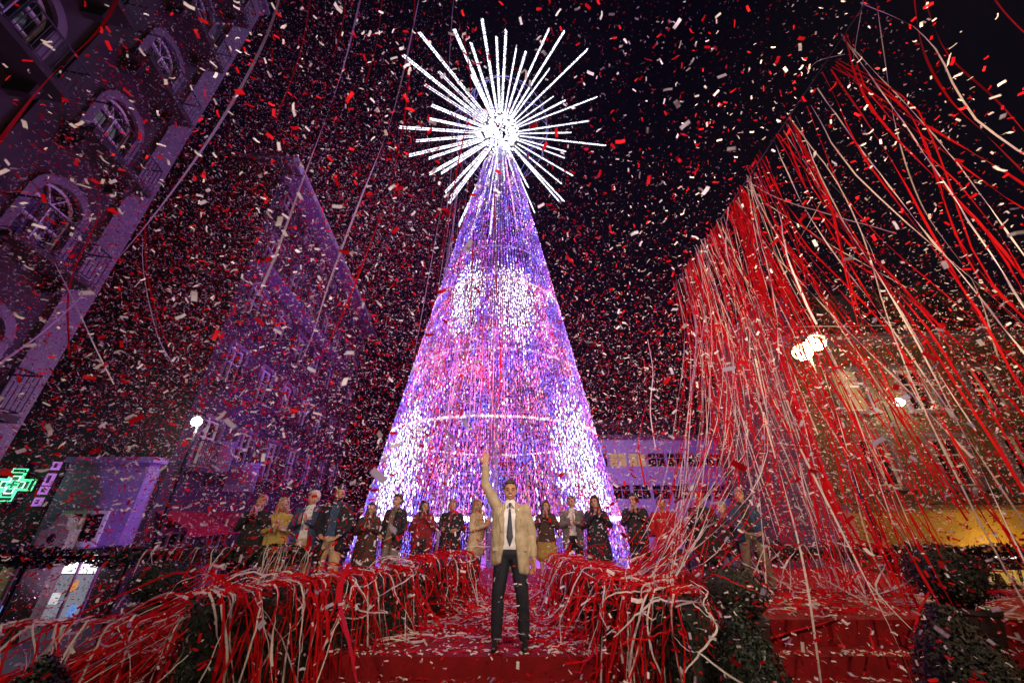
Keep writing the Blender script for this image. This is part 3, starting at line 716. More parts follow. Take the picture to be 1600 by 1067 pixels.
crowd=[
 ('person in black with pale hair raising both hands at the left end of the row',405,7.7,18,1.72,black,black,dict(hair=hbl,pose='high',top_kind='coat',hem=.6)),
 ('blond woman in a mustard yellow coat at the left of the row',443,7.6,15,1.68,yellow,yellow,dict(hair=hbl,hair_kind='long',female=True,pose='clap',top_kind='coat',hem=.62)),
 ('white haired man in a blue blazer and camel trousers',480,7.2,14,1.77,blue,camel,dict(hair=hw,pose='clap',top_kind='open',hem=.80,shirt=white_s)),
 ('bearded man in a dark blue jacket and camel trousers clapping low',524,7.2,12,1.84,navy,camel,dict(hair=hb,pose='low',top_kind='open',hem=.80,shirt=blue,beard=hb)),
 ('dark haired woman in a dark brown coat in front of the tree base',578,8.2,10,1.62,brown,black,dict(hair=hb,hair_kind='long',female=True,pose='clap',top_kind='coat',hem=.60)),
 ('brown haired man in a dark jacket looking sideways with a brown shirt',613,8.2,-35,1.78,navy,olive,dict(hair=hb,pose='low',top_kind='open',hem=.82,shirt=olive)),
 ('black haired woman in a burgundy blazer clasping her hands',660,8.8,5,1.66,burg,black,dict(hair=hk,hair_kind='long',female=True,pose='high',top_kind='open',hem=.82,shirt=burg)),
 ('grey haired man in a dark coat clapping behind the streamers',708,9.0,4,1.72,black,black,dict(hair=hg,pose='wide',top_kind='coat',hem=.72,shirt=burg)),
 ('blond woman in a long beige coat seen from the side',743,8.8,70,1.69,beige,black,dict(hair=hbl,hair_kind='long',female=True,pose='clap',top_kind='coat',hem=.70)),
 ('brown haired woman in a dark brown top and ochre skirt with hands at her mouth',855,8.9,-4,1.68,brown,ochre_s,dict(hair=hb,hair_kind='long',female=True,pose='high',hem=.86,skirt=.62)),
 ('man in a grey blazer and white shirt clapping',893,8.8,-6,1.78,grey,black,dict(hair=hb,pose='clap',top_kind='open',hem=.78,shirt=white_s)),
 ('dark haired woman in a navy dress with hands raised to her chin',930,8.6,-8,1.75,navy,navy,dict(hair=hk,hair_kind='long',female=True,pose='high',top_kind='coat',hem=.55)),
 ('dark haired man in a black jacket clapping at the right of the tree',990,8.5,-10,1.77,black,black,dict(hair=hk,pose='high',top_kind='jacket',hem=.8)),
 ('person in a bright red vest half hidden by streamers',1037,8.2,-12,1.70,redc,black,dict(hair=hb,pose='low',top_kind='jacket',hem=.75)),
 ('person in a red cap and black coat under the streamers',1092,7.2,-20,1.66,black,black,dict(hair=hbl,pose='clap',top_kind='coat',hem=.6,hat=redc)),
 ('person in a grey jacket and pale jeans beside the red cap',1122,7.6,-60,1.62,dgrey,jean,dict(hair=hg,pose='low',top_kind='jacket',hem=.82)),
 ('grey man in dark denim jacket and olive trousers at right end of the row',1163,7.2,-24,1.72,blue,olive,dict(hair=hg,pose='low',top_kind='open',hem=.85,shirt=black,stance=.16)),
]
rp=random.Random(4)
for lab,u,d,rz,h,tp,bt,kw in crowd:
    kw.setdefault('head_turn',rp.uniform(-28,28)); kw.setdefault('lean',rp.uniform(-3,4)); rz+=rp.uniform(-12,12)
    x,y,z=P(u+rp.uniform(-4,4),d+rp.uniform(-.35,.35)); h+=rp.uniform(-.03,.03); z = .25 if (x>1.75 and y<7.3) else (.16 if (x<-3.2 and y<7.3) else 0)
    person(lab,(x,y,z),rz,h-(z if z else 0)*.6,tp,bt,kw.pop('hair'),**kw)

bpy.data.scenes.remove(TMP)
# ------------------------------------------------------------------ hedges, topiary, garland rails
rl=random.Random(11)
def leaves(n, place, size):
    b=MB()
    for _ in range(n):
        p,nrm=place(); nrm=(nrm+V([rl.gauss(0,.55) for _ in range(3)])).normalized(); a=nrm.orthogonal().normalized()
        a=(Matrix.Rotation(rl.random()*6.28,3,nrm)@a); c=nrm.cross(a); s=size*rl.uniform(.6,1.4)
        p=p+nrm*rl.uniform(-.02,.05)
        b.add([p-a*s*.5,p+c*s*.28+nrm*s*.1,p+a*s*.6+nrm*s*.25,p-c*s*.28+nrm*s*.1],[(0,1,2,3)])
    return b
def hedge(p0,p1,width,z0,ztop,label):
    p0,p1=V(p0),V(p1); L=(p1-p0).length; a=math.atan2((p1-p0).y,(p1-p0).x)
    t=thing('hedge',label,'hedge',(p0.x,p0.y,z0),a); h=ztop-z0; w=width/2
    b=MB(); b.box((0.04,-w+.05,.26),(L-.04,w-.05,h-.05)); b.build('core',M_bark,t)
    b=MB(); b.box((0,-w-.02,0),(L,w+.02,.25)); b.build('planter',M_pot,t)
    def place():
        r=rl.random()
        if r<.4: return V((rl.random()*L,-w,.26+rl.random()*(h-.26))),V((0,-1,0))
        if r<.7: return V((rl.random()*L,rl.uniform(-w,w),h)),V((0,0,1))
        if r<.85: return V((rl.choice((0,L)),rl.uniform(-w,w),.26+rl.random()*(h-.26))),V((rl.choice((-1,1)),0,0))
        return V((rl.random()*L,w,.26+rl.random()*(h-.26))),V((0,1,0))
    fo=leaves(int(2200*L*h),place,.042).build('foliage',M_leaf,t); fo['kind']='stuff'
    return t
def topiary(loc,r,h,label,leaf,shape='cone'):
    t=thing('topiary',label,'topiary',loc)
    b=MB(); b.lathe([(r*.75,0),(r*.95,.3),(r,.32),(r,.36)],18); b.build('pot',M_pot,t,smooth=False)
    def rad(f): return r*(1.02*(1-f**2.2)+.05) if shape=='cone' else r*1.15*math.sqrt(max(0.02,1-(2*f-1)**2))
    b=MB(); b.lathe([(rad(k/8)*.88,.36+(h-.38)*k/8) for k in range(9)],12); b.build('core',M_bark,t)
    def place():
        f=rl.random(); q=rl.random()*6.283; return V((rad(f)*math.cos(q),rad(f)*math.sin(q),.36+(h-.36)*f)),V((math.cos(q),math.sin(q),.3))
    fo=leaves(int(9000*r*h),place,.034).build('foliage',leaf,t); fo['kind']='stuff'
    return t
def garland_rail(p0,p1,z0,z1,label):
    p0,p1=V(p0),V(p1); L=(p1-p0).length; a=math.atan2((p1-p0).y,(p1-p0).x); t=thing('garland_rail',label,'railing',(p0.x,p0.y,z0),a); h=z1-z0
    n=max(2,int(L/1.5)+1)
    for k in range(n):
        x=.04+(L-.08)*k/(n-1); b=MB(); b.tube([(x,0,0),(x,0,h)],.025,6); b.build('post',M_iron,t)
    b=MB(); b.tube([(0,0,h-.02),(L,0,h-.02)],.025,6); b.build('rail',M_iron,t)
    def place():
        q=rl.random()*6.283; x=rl.random()*L; r=.12*(.8+.3*math.sin(x*5)); return V((x,r*math.cos(q),h-.02+r*math.sin(q))),V((0,math.cos(q),math.sin(q)))
    fo=leaves(int(L*420),place,.075).build('garland',M_leaf,t); fo['kind']='stuff'
    return t
HEDGES=[((-3.05,4.25,0),(-1.45,6.3,0),.55,-.72,.60,'dark clipped hedge left of the waving man smothered in red streamers'),
        ((-1.75,6.35,0),(-.95,7.9,0),.5,0,.66,'short hedge at the back left of the carpet beneath draped streamers'),
        ((.95,7.7,0),(1.35,5.15,0),.5,-.36,.62,'hedge right of the waving man with red and white streamers pouring off it'),
        ((1.45,4.95,0),(1.85,4.35,0),.5,-.72,.60,'stub of dark hedge on the steps right of the carpet')]
for hdg in HEDGES: hedge(*hdg)
topiary((2.12,4.2,-.54),.30,1.12,'dark green conical topiary on the steps to the right',M_leaf)
topiary((2.62,5.12,-.02),.30,.82,'rounded brownish topiary ball beside the red block',M_leaf2,'ball')
topiary((4.05,4.15,-.54),.36,1.15,'dark topiary near the bottom right corner under streamers',M_leaf2)
topiary((5.6,5.5,.0),.34,1.0,'rounded topiary on the far right edge of the stage',M_leaf2,'ball')
topiary((-3.75,3.75,-.72),.30,1.05,'dark topiary pot at the lower left foreground',M_leaf)
topiary((-4.6,5.7,.0),.30,.8,'low dark topiary on the left platform',M_leaf,'ball')
garland_rail((-9.3,6.6,0),(-3.3,7.25,0),-1.79,.78,'railing wound with dark garland along the left of the stage')
garland_rail((4.4,7.6,0),(9.4,7.0,0),.0,.80,'railing wound with dark garland along the right of the stage')
garland_rail((3.4,8.2,0),(4.4,7.9,0),.0,1.0,'short garland railing behind the bald man')
# ------------------------------------------------------------------ paper streamers
rs=random.Random(21)
def catmull(pts, n):
    pts=[V(p) for p in pts]; ext=[pts[0]*2-pts[1]]+pts+[pts[-1]*2-pts[-2]]; out=[]
    for i in range(1,len(ext)-2):
        p0,p1,p2,p3=ext[i-1:i+3]
        for k in range(n):
            t=k/n; out.append(.5*((2*p1)+(p2-p0)*t+(2*p0-5*p1+4*p2-p3)*t*t+(3*p1-p0-3*p2+p3)*t**3))
    return out+[pts[-1]]
def ribbon(mb, pts, width, twist, phase):
    k=len(pts); base=len(mb.v); L=0; ref=None
    for i,p in enumerate(pts):
        t=(pts[min(i+1,k-1)]-pts[max(i-1,0)]).normalized()
        if i: L+=(p-pts[i-1]).length
        if ref is None: ref=t.orthogonal().normalized()
        a=(ref-t*ref.dot(t)).normalized(); ref=a; c=t.cross(a); q=phase+twist*L
        s=(a*math.cos(q)+c*math.sin(q))*width*.5
        mb.v += [tuple(p-s),tuple(p+s)]
        if i: j=base+2*i; mb.f.append((j-2,j-1,j+1,j)); mb.mi.append(mb.cur)
WIRE=[V((5.35,2.6,8.35)),V((5.4,3.1,8.4)),V((5.55,8.9,8.4)),V((5.6,12.5,8.5))]
b=MB(); b.tube([V((5.3,-3,8.3))]+[p+V((0,0,.02)) for p in WIRE]+[V((5.7,17.3,8.7))],.012,5); tag(b.build('overhead_cable',M_iron),'thin cable strung overhead that the right hand streamers hang from','cable')
curtain=[]
def hang(y,red,n,spread,w0,w1):
    x=5.42+.02*y+rs.gauss(0,.10); sway=rs.gauss(.1,.5); dy=rs.gauss(-.35,.8); zend=rs.choice((rs.uniform(-.1,.3),rs.uniform(.2,1.6),rs.uniform(1.5,5.5)))
    if y<5.4: sway*=.45; dy=dy*.3-.1
    jx,jy=rs.gauss(0,.12),rs.gauss(0,.12)
    for _ in range(n):
        top=V((x+rs.gauss(0,.02),y+rs.gauss(0,.05+spread*.3),8.42+rs.gauss(0,.04))); ze=max(-.1,zend+rs.gauss(0,.35)); L=top.z-ze
        s2=sway+rs.gauss(0,spread); d2=dy+rs.gauss(0,spread)
        pts=[top,top+V((sway*.22+jx+rs.gauss(0,.05),d2*.2+jy,-L*.3)),top+V((s2*.6-jx*.5,d2*.62-jy,-L*.66)),V((top.x+s2,top.y+d2,ze))]
        if ze<.5 and rs.random()<.7: pts.append(V((top.x+s2+rs.gauss(0,.5),top.y+d2+rs.gauss(-.3,.5),max(.04,ze-.3))))
        curtain.append((pts,red,rs.uniform(w0,w1)))
for i in range(38):
    near=i<11; hang(rs.uniform(2.8,5.2) if near else rs.triangular(5.0,10,7.6),True,rs.randint(1,3) if near else rs.randint(2,6),.05 if near else rs.choice((.05,.12,.3)),.018,.034)
for i in range(46): hang(rs.choice((rs.uniform(2.8,10),rs.uniform(4,9),rs.triangular(5.5,10,8.0))),rs.random()<.15,1,.3,.017,.028)
for i in range(7): hang(rs.uniform(5,9),False,2,.06,.010,.018)
for i in range(26):                     # a few that sag well left or lie crosswise
    y=rs.uniform(6,10); y2=y+rs.uniform(-2,2); z=rs.uniform(3,8.0)
    curtain.append(([V((5.5,y,z)),V((5.5+rs.gauss(0,.4),(y+y2)/2,z-rs.uniform(.3,1.2))),V((5.6+rs.gauss(0,.3),y2,z+rs.uniform(-1,.2)))],rs.random()<.4,.012))
sweep=[]                                # bundle swept from the cable down onto the hedge right of the waving man
for i in range(58):
    y=rs.uniform(7.2,10.2); top=V((5.5+rs.gauss(0,.1),y,8.4)); end=V((rs.uniform(1.3,2.2),rs.uniform(5.0,5.9),rs.uniform(.50,.78)))
    mid=V((4.6+rs.gauss(0,.3),y-.6,rs.uniform(2.4,4.2))); m2=mid.lerp(end,.55)+V((0,0,-.32+rs.gauss(0,.12)))
    sweep.append(([top,top.lerp(mid,.5)+V((.3,.1,0)),mid,m2,end,end+V((rs.gauss(-.1,.15),rs.gauss(-.25,.1),-.12)),end+V((rs.gauss(-.1,.15),-.32,-rs.uniform(.3,.9)))],rs.random()<.5,.015))
drape=[]
def drape_over(p0,p1,width,ztop,zfloor,n,spread,side=-1,length=(.4,1.5),redp=.76):
    p0,p1=V(p0),V(p1); d=(p1-p0).normalized(); nrm=V((d.y,-d.x,0))
    if nrm.y*side<0 and abs(nrm.y)>.2: pass
    for i in range(n):
        f=rs.random(); o=p0.lerp(p1,f); s=1 if rs.random()<.72 else -1
        nn=nrm*s*(1 if side==-1 else -1)
        w=width/2+.05; L=rs.uniform(*length); a=o-nn*w*rs.uniform(0,1)+V((0,0,ztop-o.z+.05+rs.random()*.06)); a.z=ztop+.05+rs.random()*.07
        e1=o+nn*w; e1.z=ztop+.03+rs.random()*.05
        slip=d*rs.gauss(0,spread)
        e2=e1+nn*rs.uniform(.03,.22)+slip*.4; e2.z=ztop-.25*L-.05
        e3=e1+nn*rs.uniform(.08,.55)+slip; e3.z=max(zfloor+.03,ztop-L)
        pts=[a,a.lerp(e1,.6)+V((0,0,.03)),e1,e2,e3]
        if e3.z<zfloor+.1: pts.append(e3+nn*rs.uniform(.1,.5)+d*rs.gauss(0,.3)+V((0,0,-.01+rs.random()*.05)))
        drape.append((pts,rs.random()<redp,rs.uniform(.011,.022)))
drape_over((-3.05,4.25,0),(-1.45,6.3,0),.55,.60,-.5,150,.25)
drape_over((-1.75,6.35,0),(-.95,7.9,0),.5,.66,0,95,.2)
drape_over((1.35,5.15,0),(.95,7.7,0),.5,.62,0,110,.2,side=1)
drape_over((1.45,4.9,0),(1.85,4.4,0),.5,.60,-.6,44,.2)
drape_over((1.15,5.2,0),(1.9,4.9,0),.5,.62,-.5,60,.2)
drape_over((-6.0,6.9,0),(-3.3,7.2,0),.2,.78,.0,70,.2,length=(.4,1.0),redp=.5)
drape_over((-4.9,4.3,0),(-3.2,4.6,0),.3,.35,-1.0,60,.5,length=(.5,1.6),redp=.6)
drape_over((3.5,7.5,0),(6.5,7.2,0),.2,.8,.2,60,.3,length=(.4,.9))
for i in range(60):                     # long sags running from the left hedge out over the steps towards the lower left
    a=V((rs.uniform(-4.0,-2.6),rs.uniform(4.4,5.6),rs.uniform(.45,.75))); e=V((a.x-rs.uniform(.8,3.2),a.y-rs.uniform(.6,1.6),rs.uniform(-1.1,-.3)))
    drape.append(([a+V((.3,.1,-.02)),a,a.lerp(e,.4)+V((0,0,-.05)),a.lerp(e,.75)+V((0,0,-.12)),e],rs.random()<.62,rs.uniform(.011,.022)))
for i in range(270):                    # loose snarls lying over the hedges
    h=rs.choice((((-3.05,4.25),(-1.45,6.3)),((-1.75,6.35),(-.95,7.9)),((1.35,5.15),(.95,7.7)),((1.3,5.2),(1.85,4.4)))); f=rs.random()
    p=V((h[0][0]+(h[1][0]-h[0][0])*f,h[0][1]+(h[1][1]-h[0][1])*f,rs.uniform(.35,.8)))+V((rs.gauss(0,.2),rs.gauss(-.15,.2),0)); pts=[]; v=V((rs.gauss(0,1),rs.gauss(0,.6),-.3))
    for k in range(6):
        pts.append(p.copy()); v=(v+V((rs.gauss(0,.9),rs.gauss(0,.6),rs.gauss(-.15,.6)))).normalized(); p=p+v*rs.uniform(.12,.28); p.z=max(.08 if p.y>5 else -.5,min(p.z,.92))
    drape.append((pts,rs.random()<.74,rs.uniform(.010,.018)))
for i in range(70):                     # tangle across the right foot of the curtain
    a=V((rs.uniform(3.2,6.5),rs.uniform(5.2,8.0),rs.uniform(.3,1.1))); e=a+V((rs.gauss(0,1.0),rs.gauss(-.4,.6),-rs.uniform(.2,.8))); e.z=max(e.z,.05)
    drape.append(([a,a.lerp(e,.5)+V((rs.gauss(0,.2),0,-rs.uniform(0,.25))),e],rs.random()<.7,.02))
flying=[]                               # ribbons still arching through the air (pixel row, distance) traced into space
def fly(px,red,label,w=.022):
    w*=1.6 if red else (1.9 if w>.023 else 1.15)
    flying.append(([at(*p) for p in px],red,w,label))
fly([(445,-30,4.2),(415,60,4.4),(345,190,4.8),(230,350,5.0),(100,490,4.8),(-30,590,4.2)],False,'long white streamer crossing the upper left in front of the corner building',.026)
fly([(570,-30,5.6),(535,110,5.8),(470,290,6.0),(430,400,6.2),(403,462,6.2)],False,'white streamer falling past the left end of the long violet roof',.026)
fly([(660,-30,6.0),(640,70,6.2),(610,190,6.4),(560,320,6.8),(515,440,7.0),(482,540,7.0),(440,612,7.0)],False,'long white streamer left of the star reaching down to the lamp height',.024)
fly([(700,-30,6.4),(735,120,6.6),(715,260,6.6),(690,400,7.0)],True,'red streamer dropping just left of the star centre')
fly([(200,-40,3.4),(160,40,3.4),(70,130,3.4),(-30,260,3.4)],True,'broad red streamer across the top left corner',.03)
fly([(490,-30,5.5),(470,80,5.5),(430,190,5.6)],True,'red streamer at the top between the two left white ones',.022)
fly([(545,-40,5.5),(535,40,5.5),(520,90,5.5)],True,'short red streamer at the top edge left of the star',.022)
fly([(600,-30,5.5),(590,60,5.6),(572,130,5.6)],True,'short red streamer touching the upper star spikes')
fly([(712,-40,7.2),(702,100,7.2),(706,240,7.4),(698,330,7.6)],False,'thin white streamer falling left of the star core',.018)
fly([(650,-30,5.4),(640,120,5.6),(618,260,5.8),(590,350,6.0),(540,480,6.2),(500,560,6.2)],True,'faint red streamer beside the long white one left of the star',.02)
fly([(226,350,5.6),(232,440,5.6),(262,540,5.6),(292,600,5.6)],True,'red streamer hanging in front of the dark side street',.018)
fly([(222,360,6.6),(225,430,6.6),(245,520,6.6),(270,570,6.6)],False,'thin white streamer hanging in front of the dark side street',.016)
fly([(85,410,4.4),(120,480,4.4),(150,545,4.4),(178,600,4.4)],False,'thin white streamer over the lower corner building',.012)
fly([(140,260,5.2),(155,330,5.2),(110,440,5.2),(108,560,5.2)],True,'red streamer in front of the corner building balconies',.016)
fly([(1425,-30,4.0),(1440,70,4.0),(1480,150,4.0),(1540,210,4.0),(1620,290,4.0)],True,'red streamer arching across the top right',.022)
fly([(1438,-30,4.6),(1455,30,4.6),(1485,90,4.6),(1560,160,4.6),(1625,235,4.6)],True,'second red streamer arching just inside the top right one',.02)
fly([(1535,-30,3.6),(1570,20,3.6),(1625,75,3.6)],True,'short red streamer in the top right corner',.024)
fly([(1365,-30,4.4),(1382,90,4.4),(1400,200,4.4),(1440,320,4.4),(1520,440,4.4),(1560,560,4.4)],False,'white streamer falling straight through the right hand curtain',.016)
fly([(1352,-20,4.6),(1342,40,4.6),(1330,110,4.6)],False,'short white streamer end above the cable',.012)
fly([(1262,110,4.9),(1280,95,4.7),(1320,85,4.6)],False,'small white streamer snagged on the cable',.012)
fly([(1012,530,8.4),(1020,580,8.4),(1016,640,8.4),(1024,700,8.4)],False,'white streamer dangling alone between the tree and the curtain',.022)
fly([(1006,560,8.8),(1010,620,8.8),(998,690,8.8),(1008,760,8.8)],True,'red streamer dangling alone between the tree and the curtain',.022)
fly([(758,690,9.5),(759,760,9.5),(758,820,9.4),(759,880,9.2)],False,'thin white streamer dangling behind the raised arm',.02)
fly([(1095,610,7.0),(1170,700,7.0),(1192,840,6.6),(1196,1000,5.6),(1160,1060,5.0)],False,'white streamer looping down to the steps right of the topiary',.02)
fly([(1180,560,6.0),(1215,720,5.6),(1255,880,5.0),(1285,1080,4.4)],False,'white streamer running down over the right hand steps',.02)
fly([(1250,700,5.4),(1330,860,4.8),(1400,1000,4.2),(1430,1080,4.0)],False,'pale streamer slanting to the bottom right corner',.02)
fly([(740,360,10),(732,520,10.5),(700,660,10.5),(655,800,10.2),(640,880,9.5)],True,'red streamer caught down the left face of the tree',.03)
fly([(772,300,12),(775,430,12),(782,560,12),(778,640,12)],True,'red streamer hanging down the middle of the tree',.035)
fly([(560,1080,3.6),(545,1000,3.8),(530,930,4.2),(545,880,4.6)],True,'red streamer off the left hedge running to the bottom edge',.03)
for i in range(56):                     # loose strands down the tree front
    u=rs.uniform(700,795); d=rs.uniform(10.5,13); v0=rs.uniform(230,460); l=rs.uniform(180,440)
    drape.append(([at(u,v0,d),at(u+(u-775)*l*.0011+rs.gauss(0,4),v0+l*.5,d),at(u+(u-775)*l*.0026+rs.gauss(0,6),v0+l,d)],rs.random()<.40,.022))
def spot_words(p, what):
    u=p-cam.location; d=u.dot(V((0,math.cos(PITCH),math.sin(PITCH)))); X=800+u.x/d*FPX; Y=533.5-u.dot(V((0,-math.sin(PITCH),math.cos(PITCH))))/d*FPX
    if what=='curtain': return ('at its near end towards the right edge' if p.y<4.6 else 'about the middle of the cable' if p.y<6.6 else 'beside the warm street lamp' if p.y<8.2 else 'at its far end towards the tree')
    if what=='sweep': return 'among the lower strands' if p.y<8.2 else 'among the middle strands' if p.y<9.2 else 'among the strands nearest the tree'
    if what=='drape':
        if p.z>3: return 'caught on the front of the lit tree'
        if p.x<-3.2: return 'spilling over the lower left platform'
        if p.x<-1.4 and p.y<6.4: return 'over the big left hedge'
        if p.x<0: return 'over the back left hedge by the carpet'
        if p.x<1.42 : return 'over the long hedge right of the waving man'
        if p.x<2.6: return 'over the hedge stub on the right steps'
        return 'at the foot of the hanging curtain'
    col='far left' if X<330 else 'left of the tree' if X<620 else 'in front of the tree' if X<950 else 'right of the tree' if X<1200 else 'before the streamer curtain'
    row='high up' if Y<300 else 'halfway up' if Y<620 else 'above the crowd' if Y<800 else 'low over the stage'
    return row+' '+('at the ' if col=='far left' else '')+col
def make(items, budget, grp_red, grp_white, lab_red, lab_white, kind, tw=4.0):
    cam_p=cam.location
    def size(it):
        L=sum((V(a)-V(c)).length for a,c in zip(it[0],it[0][1:])); m=V(it[0][len(it[0])//2]); return L*it[2]/max(1,(m-cam_p).length)**2
    items=sorted(items,key=size,reverse=True); stuff=MB()
    for i,(pts,red,w) in enumerate(items):
        mb=MB() if i<budget else stuff
        mb.cur=0 if (i<budget or red) else 1
        ribbon(mb,[q+V((rs.gauss(0,.005),rs.gauss(0,.005),rs.gauss(0,.004))) for q in catmull(pts,5)],w*(.8 if V(pts[0]).y<5 and V(pts[0]).z>8 else 1.0),rs.uniform(-tw,tw),rs.random()*6)
        if i<budget: sw=spot_words(V(pts[0]),kind); tag(mb.build('streamer',M_red if red else M_whitep),(lab_red if red else lab_white)+' '+sw,'streamer',(grp_red if red else grp_white)+' '+sw)
    if stuff.v:
        o=stuff.build('streamer_mass',[M_red,M_whitep],kind='stuff'); return o
o=make(curtain,118,'red streamers of the hanging curtain','white streamers of the hanging curtain','red streamer hanging in the right hand curtain','white streamer hanging in the right hand curtain','curtain')
tag(o,'dense mass of red and white streamers hanging from the overhead cable','streamers')
make(sweep,58,'red streamers of the swept bundle','white streamers of the swept bundle','red streamer swept onto the right hedge','white streamer swept onto the right hedge','sweep')
o=make(drape,92,'red streamers draped at the stage','white streamers draped at the stage','red paper streamer','white paper streamer','drape')
tag(o,'tangle of red and white streamers draped over the stage hedges and rails','streamers')
for pts,red,w,lab in flying:
    mb=MB(); ribbon(mb,catmull(pts,10),w,rs.uniform(-.9,.9),rs.random()*6); tag(mb.build('streamer',M_red if red else M_whitep),lab,'streamer')

# ------------------------------------------------------------------ confetti
rc=random.Random(5)
cam_p=cam.location; fwd=V((0,math.cos(PITCH),math.sin(PITCH))); upv=V((0,-math.sin(PITCH),math.cos(PITCH)))
DENS=4.6
import numpy as np
ng=np.random.default_rng(5)
def quads(P_,l,w,curl,rx,ry,rz):
    """confetti strips as two quads each, P_ (n,3)"""
    n=len(P_); b=np.zeros((n,6,3))
    for k,(fx,fy,fz) in enumerate(((-.5,-.5,0),(-.5,.5,0),(0,-.5,1),(0,.5,1),(.5,-.5,0),(.5,.5,0))):
        b[:,k,0]=fx*l; b[:,k,1]=fy*w; b[:,k,2]=fz*curl
    def rot(b,a,i,j):
        c,s_=np.cos(a)[:,None],np.sin(a)[:,None]; x,y=b[:,:,i].copy(),b[:,:,j].copy(); b[:,:,i]=c*x-s_*y; b[:,:,j]=s_*x+c*y
    rot(b,rx,1,2); rot(b,ry,2,0); rot(b,rz,0,1)
    return b+P_[:,None,:]
NC=1400000
y=ng.uniform(.9,19.5,NC)**1.0; x=ng.uniform(-1,1,NC)*(1.75*y+1); z=-.9+ng.uniform(0,1,NC)*(2.3+2.7*y+1.0)
q=np.stack([x,y,z-CAMZ],1); dd=q@np.array(fwd); ia=np.abs(x/dd*FPX/800)<1.12; ic=np.abs(q@np.array(upv)/dd*FPX/533.5)<1.12
rr_=np.hypot(x-TX,y-TY); ok=(dd>1.0)&ia&ic&(np.abs(x)<15)&(z<25)&(rr_>6.35-5.05*np.maximum(z,0)/ZT+.3)
ok&=~((x<-11.6)&(y<10.5)); ok&=~((np.abs(x)<.42)&(y<5.6)&(y>2)&(z>.9))
# the cannons stand around the tree foot: thickest low down and to the left of the tree
f=(.04+.96*np.exp(-np.maximum(0,z-4.5)/4.6))*np.where(x>-2,np.where(z>7,.28,.8),1.0)*np.where((x<-2.5)&(y>5),1.5,1.0)
f*= (y*1.75*2+2)*(3.3+2.7*y)/(37*55)*1.0
f*=np.where(dd<4,.6,1.0)*np.where((x>2)&(z>4),.5,1.0)
ok&=ng.random(NC)<np.clip(f*DENS,0,1)
idx=np.nonzero(ok)[0]
nz=np.array([mnoise.noise(V((x[i],y[i],z[i]))*.25) for i in idx])
idx=idx[ng.random(len(idx))<np.clip(.62+.75*nz,.08,1)]
P_=np.stack([x,y,z],1)[idx]; n=len(idx)
s_=ng.lognormal(0,.28,n); G=quads(P_,.0325*s_,.0122*s_,ng.normal(0,.005,n),ng.normal(0,.9,n),ng.normal(0,.6,n),ng.uniform(0,6.28,n))
red=ng.random(n)<.52; order=np.argsort(dd[idx])
FQ=[(0,2,3,1),(2,4,5,3)]
for i in order[:300]:
    me=bpy.data.meshes.new('confetti_piece'); c=P_[i]; me.from_pydata([tuple(v) for v in G[i]-c],[],FQ); me.materials.append(M_red if red[i] else M_whitep)
    o=link('confetti_piece',me,None); o.location=tuple(c)
    sw=spot_words(V(c),'air'); cn='red' if red[i] else 'white'; tag(o,cn+' confetti strip close to the camera '+sw,'confetti',cn+' confetti '+sw)
rest=order[300:]; nr=len(rest); me=bpy.data.meshes.new('confetti_cloud')
me.vertices.add(nr*6); me.vertices.foreach_set('co',G[rest].reshape(-1))
fi=(np.arange(nr)[:,None]*6+np.array([0,2,3,1,2,4,5,3])).reshape(-1)
me.loops.add(nr*8); me.loops.foreach_set('vertex_index',fi); me.polygons.add(nr*2); me.polygons.foreach_set('loop_start',np.arange(nr*2)*4)
me.polygons.foreach_set('material_index',np.repeat(np.where(red[rest],0,1),2)); me.update(calc_edges=True); me.validate()
o=link('confetti_cloud',me,[M_red,M_whitep],kind='stuff'); tag(o,'cloud of red and white paper confetti filling the air','confetti')
def conf_geo(l,w,curl):
    return [(-l/2,-w/2,0),(-l/2,w/2,0),(0,-w/2,curl),(0,w/2,curl),(l/2,-w/2,0),(l/2,w/2,0)],FQ
lit=MB()
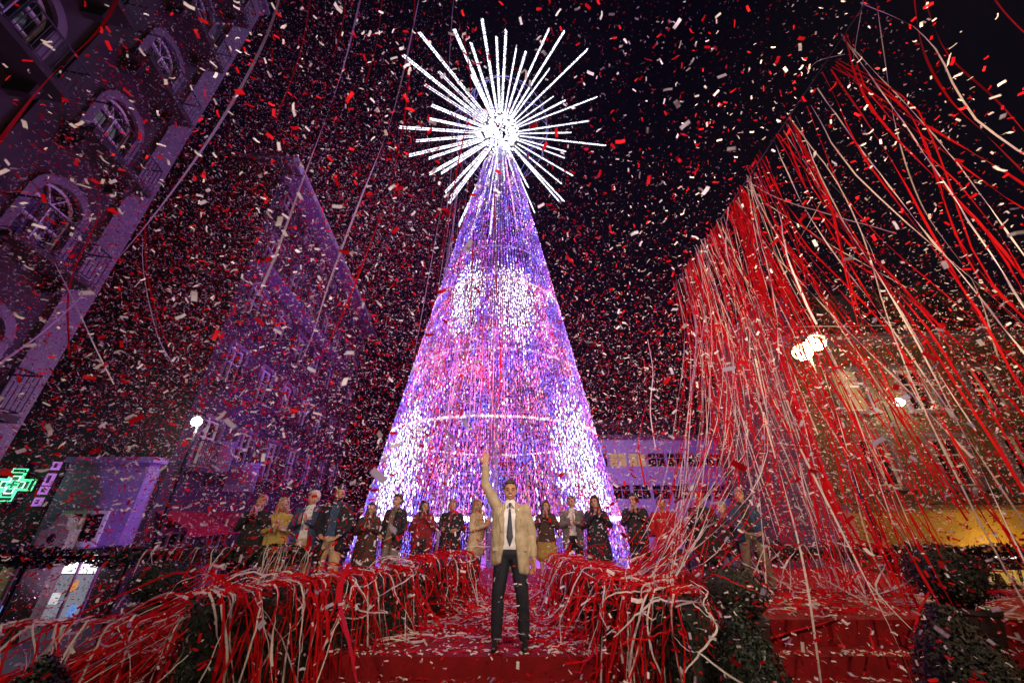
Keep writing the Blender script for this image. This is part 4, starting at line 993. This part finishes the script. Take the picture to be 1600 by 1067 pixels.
def drop(n,x0,x1,y0,y1,z,redp=.5):
    for _ in range(n):
        p=V((rc.uniform(x0,x1),rc.uniform(y0,y1),z+.006+rc.random()*.02)); s=rc.uniform(.8,1.3); g=conf_geo(.055*s,.019*s,rc.uniform(0,.012))
        M=Matrix.Translation(p)@Matrix.Rotation(rc.random()*6.28,4,'Z')@Matrix.Rotation(rc.gauss(0,.3),4,'X'); lit.cur=0 if rc.random()<redp else 1; lit.add([M@V(q) for q in g[0]],g[1])
def squiggle(n,x0,x1,y0,y1,z):
    for _ in range(n):
        p=V((rc.uniform(x0,x1),rc.uniform(y0,y1),z+.02)); a=rc.random()*6.28; pts=[]
        for k in range(5): pts.append(p.copy()); a+=rc.gauss(0,.9); p=p+V((math.cos(a)*.12,math.sin(a)*.12,rc.uniform(-.02,.03))); p.z=max(z+.012,p.z)
        lit.cur=0 if rc.random()<.55 else 1; ribbon(lit,catmull(pts,3),.018,rc.uniform(-4,4),rc.random()*6)
drop(2600,-1.5,1.4,5.05,9.5,0); drop(1100,-4.8,-1.5,5.05,9.5,0); drop(900,1.8,9,5.4,7.2,.25); drop(700,-4.7,-3.2,5.65,7.2,.16)
drop(600,-4.8,9,5.0,5.14,0,.35); drop(500,-9,9,4.66,4.98,-.18); drop(300,-9,9,4.3,4.6,-.36)
squiggle(420,-1.4,1.2,5.4,8.6,0); squiggle(420,-4.7,-3.2,5.65,7.1,.16); squiggle(200,1.9,7,5.4,7.2,.25)
o=lit.build('confetti_litter',[M_red,M_whitep],kind='stuff'); tag(o,'confetti and curled paper strewn over the red carpet','confetti litter')
# the lights in view of the camera are the place's own; done

# thin cannon smoke round the square, added for halos about tree, star and lamps
b=MB(); b.box((-60,-12,STREET-1),(75,75,46)); hz=b.build('haze',None,kind='stuff')
hm=bpy.data.materials.new('haze'); hm.use_nodes=True; ht=hm.node_tree; ht.nodes.clear()
hv=ht.nodes.new('ShaderNodeVolumePrincipled'); hv.inputs['Color'].default_value=(.85,.85,.9,1); hv.inputs['Density'].default_value=.00035; hv.inputs['Anisotropy'].default_value=.2
hx=ht.nodes.new('ShaderNodeOutputMaterial'); ht.links.new(hv.outputs[0],hx.inputs['Volume']); hz.data.materials.append(hm)
